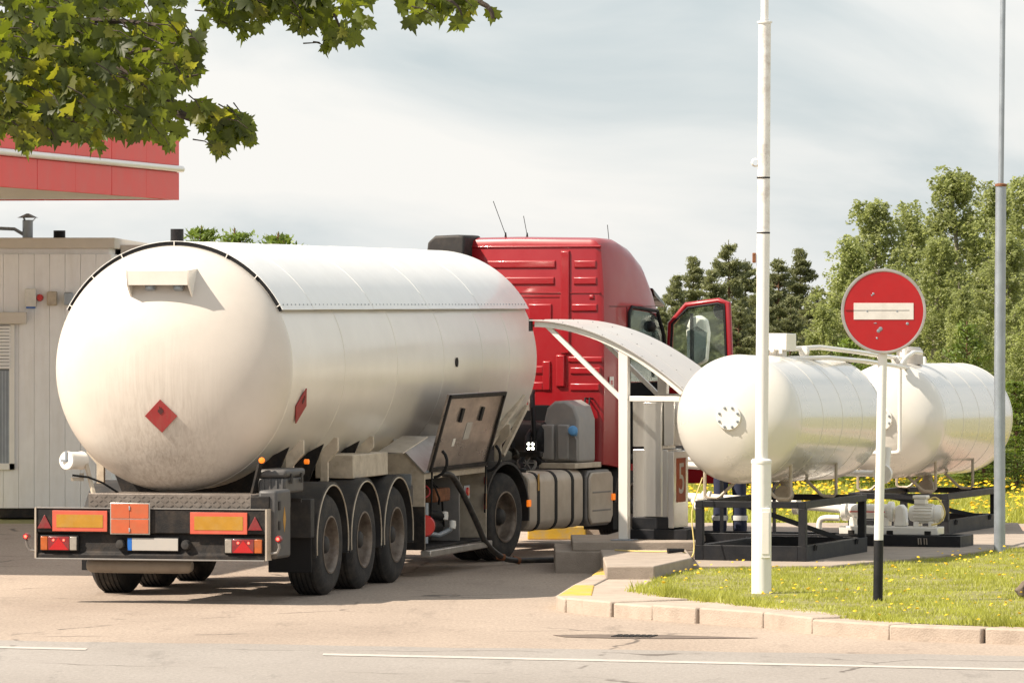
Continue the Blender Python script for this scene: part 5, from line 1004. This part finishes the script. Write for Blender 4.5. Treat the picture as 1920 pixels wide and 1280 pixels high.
Vs, Ts, off_ = [], [], 0; nT = len(LM[0].polygons)
for mat4, me in inner_leaves:
    v = cache[me.name]; A = np.array(mat4); Vs.append(v @ A[:3, :3].T + A[:3, 3]); n = len(v) - 1
    Ts.append(np.array([(0, 1 + i, 1 + (i + 1) % n) for i in range(n)]) + off_); off_ += len(v)
o = link('crown', fastmesh('crown', np.concatenate(Vs), np.concatenate(Ts), 'mapleA'), MT); o['kind'] = 'stuff'

# ---- far trees
def birch(seed, H_=10.5, limbs=58):
    r_ = np.random.default_rng(seed); rr = random.Random(seed); tr = MB(); tk = [(0, 0, -.3)]
    for k in range(1, 9): tk.append((tk[-1][0] + rr.uniform(-.12, .12), tk[-1][1] + rr.uniform(-.12, .12), H_ * k / 8 * .97))
    tr.tube(tk, [.15 * (1 - k / 8.6) + .012 for k in range(9)], 8); C = []
    for s in range(limbs):
        f = .14 + .86 * ((s + rr.random()) / limbs) ** .9; a = s * 2.4 + rr.uniform(-.5, .5); wid = H_ * .235 * min(1, (1 - f) * 1.5 + .08) * min(1, f * 3.2) * rr.uniform(.6, 1.15)
        k0 = min(7, int(f * 8)); bx, by, _ = tk[k0]; p0 = Vector((bx, by, H_ * f - wid * .55 - .2)); p1 = Vector((bx + wid * math.cos(a), by + wid * math.sin(a), H_ * f + rr.uniform(-.2, .25)))
        tr.tube([p0, p0.lerp(p1, .5) + Vector((0, 0, .12)), p1], [.03 * (1.2 - f), .016, .005], 4)
        for q in range(rr.randint(9, 15)):
            t0 = rr.uniform(.35, 1.05); o = p0.lerp(p1, t0) + Vector((rr.gauss(0, .13), rr.gauss(0, .13), rr.gauss(.05, .12))); ln = rr.uniform(.3, 1.25) * (.55 + .5 * (1 - f)); n = int(ln * 62) + 8
            t = r_.uniform(0, 1, n); sw = rr.gauss(0, .12)
            C.append(np.stack([o.x + sw * t + r_.normal(0, .055, n), o.y + sw * t + r_.normal(0, .055, n), o.z + .12 * np.sin(t * 2.5) - ln * t + r_.normal(0, .04, n)], 1))
    C = np.concatenate(C); n = len(C); d = r_.normal(size=(n, 3)); d[:, 2] -= .9; d /= np.linalg.norm(d, axis=1, keepdims=True); e = np.cross(d, r_.normal(size=(n, 3))); e /= np.linalg.norm(e, axis=1, keepdims=True)
    sz = r_.uniform(.035, .068, (n, 1)); V, T3 = quads(C, d * sz, e * sz * .65); return tr, fastmesh('crown', V, T3, 'birch')
def conifer(seed, H_=9., dens=1., m='pine', droop=.25, wid=.2, base=.12, leaf=.11, gapy=.25):
    r_ = np.random.default_rng(seed); rr = random.Random(seed); tr = MB(); tr.tube([(0, 0, -.3), (rr.uniform(-.1, .1), 0, H_ * .5), (0, 0, H_)], [.15 * H_ / 9, .09 * H_ / 9, .01], 8); C, D = [], []
    z = base * H_
    while z < H_ * .99:
        f = z / H_; L_ = H_ * wid * (1 - f) ** .75 * rr.uniform(.75, 1.2) + .05 * H_ / 9
        for b in range(rr.randint(5, 7)):
            if rr.random() < .10: continue
            a = rr.uniform(0, 6.283); l = L_ * rr.uniform(.55, 1.15); e = Vector((math.cos(a), math.sin(a), rr.uniform(-droop, .25) + .45 * f)); tr.tube([(0, 0, z), tuple(Vector((0, 0, z)) + e * l)], [.022 * H_ / 9, .006], 4)
            n = int((l * 62 + 8) * dens); t = r_.uniform(.18, 1.05, n) ** .8; wd = .10 + .26 * l * (1 - t) * .8
            side = np.array([-e.y, e.x, 0]); P = np.outer(t * l, np.array(e)) + np.outer(r_.normal(0, 1, n) * wd, side); P[:, 2] += z + r_.normal(0, .05 * H_ / 9, n); C.append(P)
            dd = np.outer(np.ones(n), np.array(e)) + r_.normal(0, .6, (n, 3)); dd[:, 2] += .3; D.append(dd)
        z += H_ * .034 * rr.uniform(.7, 1.3)
    n = 14; C.append(np.stack([np.zeros(n), np.zeros(n), np.linspace(H_ * .93, H_ * 1.0, n)], 1)); D.append(r_.normal(0, .4, (n, 3)) + [0, 0, .8])
    C = np.concatenate(C); d = np.concatenate(D); n = len(C); d /= np.linalg.norm(d, axis=1, keepdims=True); e = np.cross(d, r_.normal(size=(n, 3))); e /= np.linalg.norm(e, axis=1, keepdims=True)
    sz = r_.uniform(.6, 1.2, (n, 1)) * leaf; V, T3 = quads(C, d * sz, e * sz * .30); return tr, fastmesh('crown', V, T3, m)
def plant(name, label, cat, grp, protos, k, px, top, Y, zb, barkm, yaw, hscale=None):
    tr, cr, H_ = protos[k]; X = (px - 960) / F * Y; zt = HC + (HOR - top) / F * Y; s = (zt - zb) / H_
    t = thing(name, label, cat, (X, Y, zb), yaw, grp); 
    o = link('trunk', tr, t); o2 = link('crown', cr, t); ws = s if hscale is None else hscale
    for q in (o, o2): q.scale = (ws, ws, s)
    return t
def proto(tc, H_, bark):
    tr, cr = tc; o = tr.build('trunk', bark); me = o.data; bpy.data.objects.remove(o); return (me, cr, H_)
BP = [proto(birch(k), 10.5, 'birchbark') for k in (1, 2, 3, 4)]; PP = [proto(conifer(k, dens=4.6, wid=.30, base=.10, leaf=.085), 9., 'pinebark') for k in (5, 6, 7)]
SPP = [proto(conifer(k, 2.7, 1.9, 'spruce', .1, .30, .04, .045), 2.7, 'pinebark') for k in (8, 9)]
zgr = lambda Y: float(np.interp(Y, [96, 125, 170, 220], [-.02, -.9, -2.4, -3]))
bi = [(1640, 380, 176, 'birch just right of the pines with a pointed top'), (1712, 392, 184, 'birch behind the right rim of the no-entry sign'), (1789, 322, 180, 'tallest birch with a loose feathery top'), (1846, 345, 188, 'birch left of the grey lamp pole top'), (1918, 338, 178, 'birch at the right picture edge'), (1588, 455, 172, 'shorter birch above the no-entry sign'), (1545, 575, 164, 'low birch beside the dark pines'), (1672, 500, 166, 'birch directly behind the no-entry sign disc'), (1752, 450, 165, 'bushy birch in front of the tallest one'), (1878, 450, 163, 'bushy birch behind the grey lamp pole'), (1985, 400, 172, 'birch cut by the right picture edge'), (1815, 540, 158, 'low bushy birch over the valves'), (1940, 540, 157, 'low bushy birch at the right edge')]
for i, (px, top, Y, lb) in enumerate(bi): plant('birch_tree', lb, 'tree', 'birches behind the tanks', BP, i % 4, px, top, Y, zgr(Y), None, i * 77, 1.45 * (HC + (HOR - top) / F * Y - zgr(Y)) / 10.5)
pi_ = [(1300, 485, 185, 'slim pine above the open truck door'), (1366, 450, 182, 'tall pine left of the white mast'), (1335, 505, 178, 'pine between the open door and the tall pine'), (1268, 520, 178, 'short pine beside the cab windscreen'), (1398, 485, 186, 'pine half hidden by the white mast'), (1460, 485, 180, 'pine just right of the white mast'), (1500, 470, 184, 'highest pine right of the white mast'), (1532, 535, 178, 'pine meeting the birches'), (1318, 570, 168, 'dark low pine above the door window'), (1432, 520, 172, 'dark pine behind the white mast'), (1482, 570, 167, 'dark low pine right of the mast'), (1385, 575, 165, 'dark low pine over the nearer tank'), (1240, 570, 172, 'low pine glimpsed behind the cab'), (1565, 590, 190, 'dark low pine under the birches'), (1700, 520, 195, 'dark pine in the gap right of the no-entry sign'), (1835, 500, 196, 'dark pine in the gap left of the lamp pole'), (1625, 540, 194, 'dark pine in the gap left of the no-entry sign')]
for i, (px, top, Y, lb) in enumerate(pi_): plant('pine_tree', lb, 'tree', 'pines behind the tanks', PP, i % 3, px, top, Y, zgr(Y), None, i * 61)
sp = [(1593, 632, 92, 'young spruce peeping up left of the no-entry sign post'), (1813, 602, 91, 'young spruce with an upright leader above the farther tank'), (1905, 712, 89, 'young spruce at the right edge beside the tank end'), (1745, 690, 94, 'young spruce hidden behind the farther tank'), (1487, 815, 90, 'low spruce seen under the nearer tank'), (1345, 800, 93, 'low spruce behind the worker'), (1665, 760, 90, 'low spruce between the two tanks'), (1845, 790, 88, 'low spruce under the end of the farther tank'), (1420, 810, 91, 'low spruce behind the white mast foot'), (1560, 820, 92, 'low spruce behind the outlet flange')]
for i, (px, top, Y, lb) in enumerate(sp): plant('young_spruce', lb, 'tree', 'young spruces at the meadow edge', SPP, i % 2, px, top, Y, -.02, None, i * 50, 1.0)
for i, (px, top, Y, lb) in enumerate(((378, 424, 128, 'sapling top showing above the tanker roof by the black vent'), (440, 428, 130, 'middle sapling top showing above the tanker roof'), (522, 436, 129, 'rightmost sapling top showing above the tanker roof'))): plant('sapling', lb, 'tree', 'saplings behind the tanker', SPP, i % 2, px, top, Y, zgr(Y), None, i * 90)
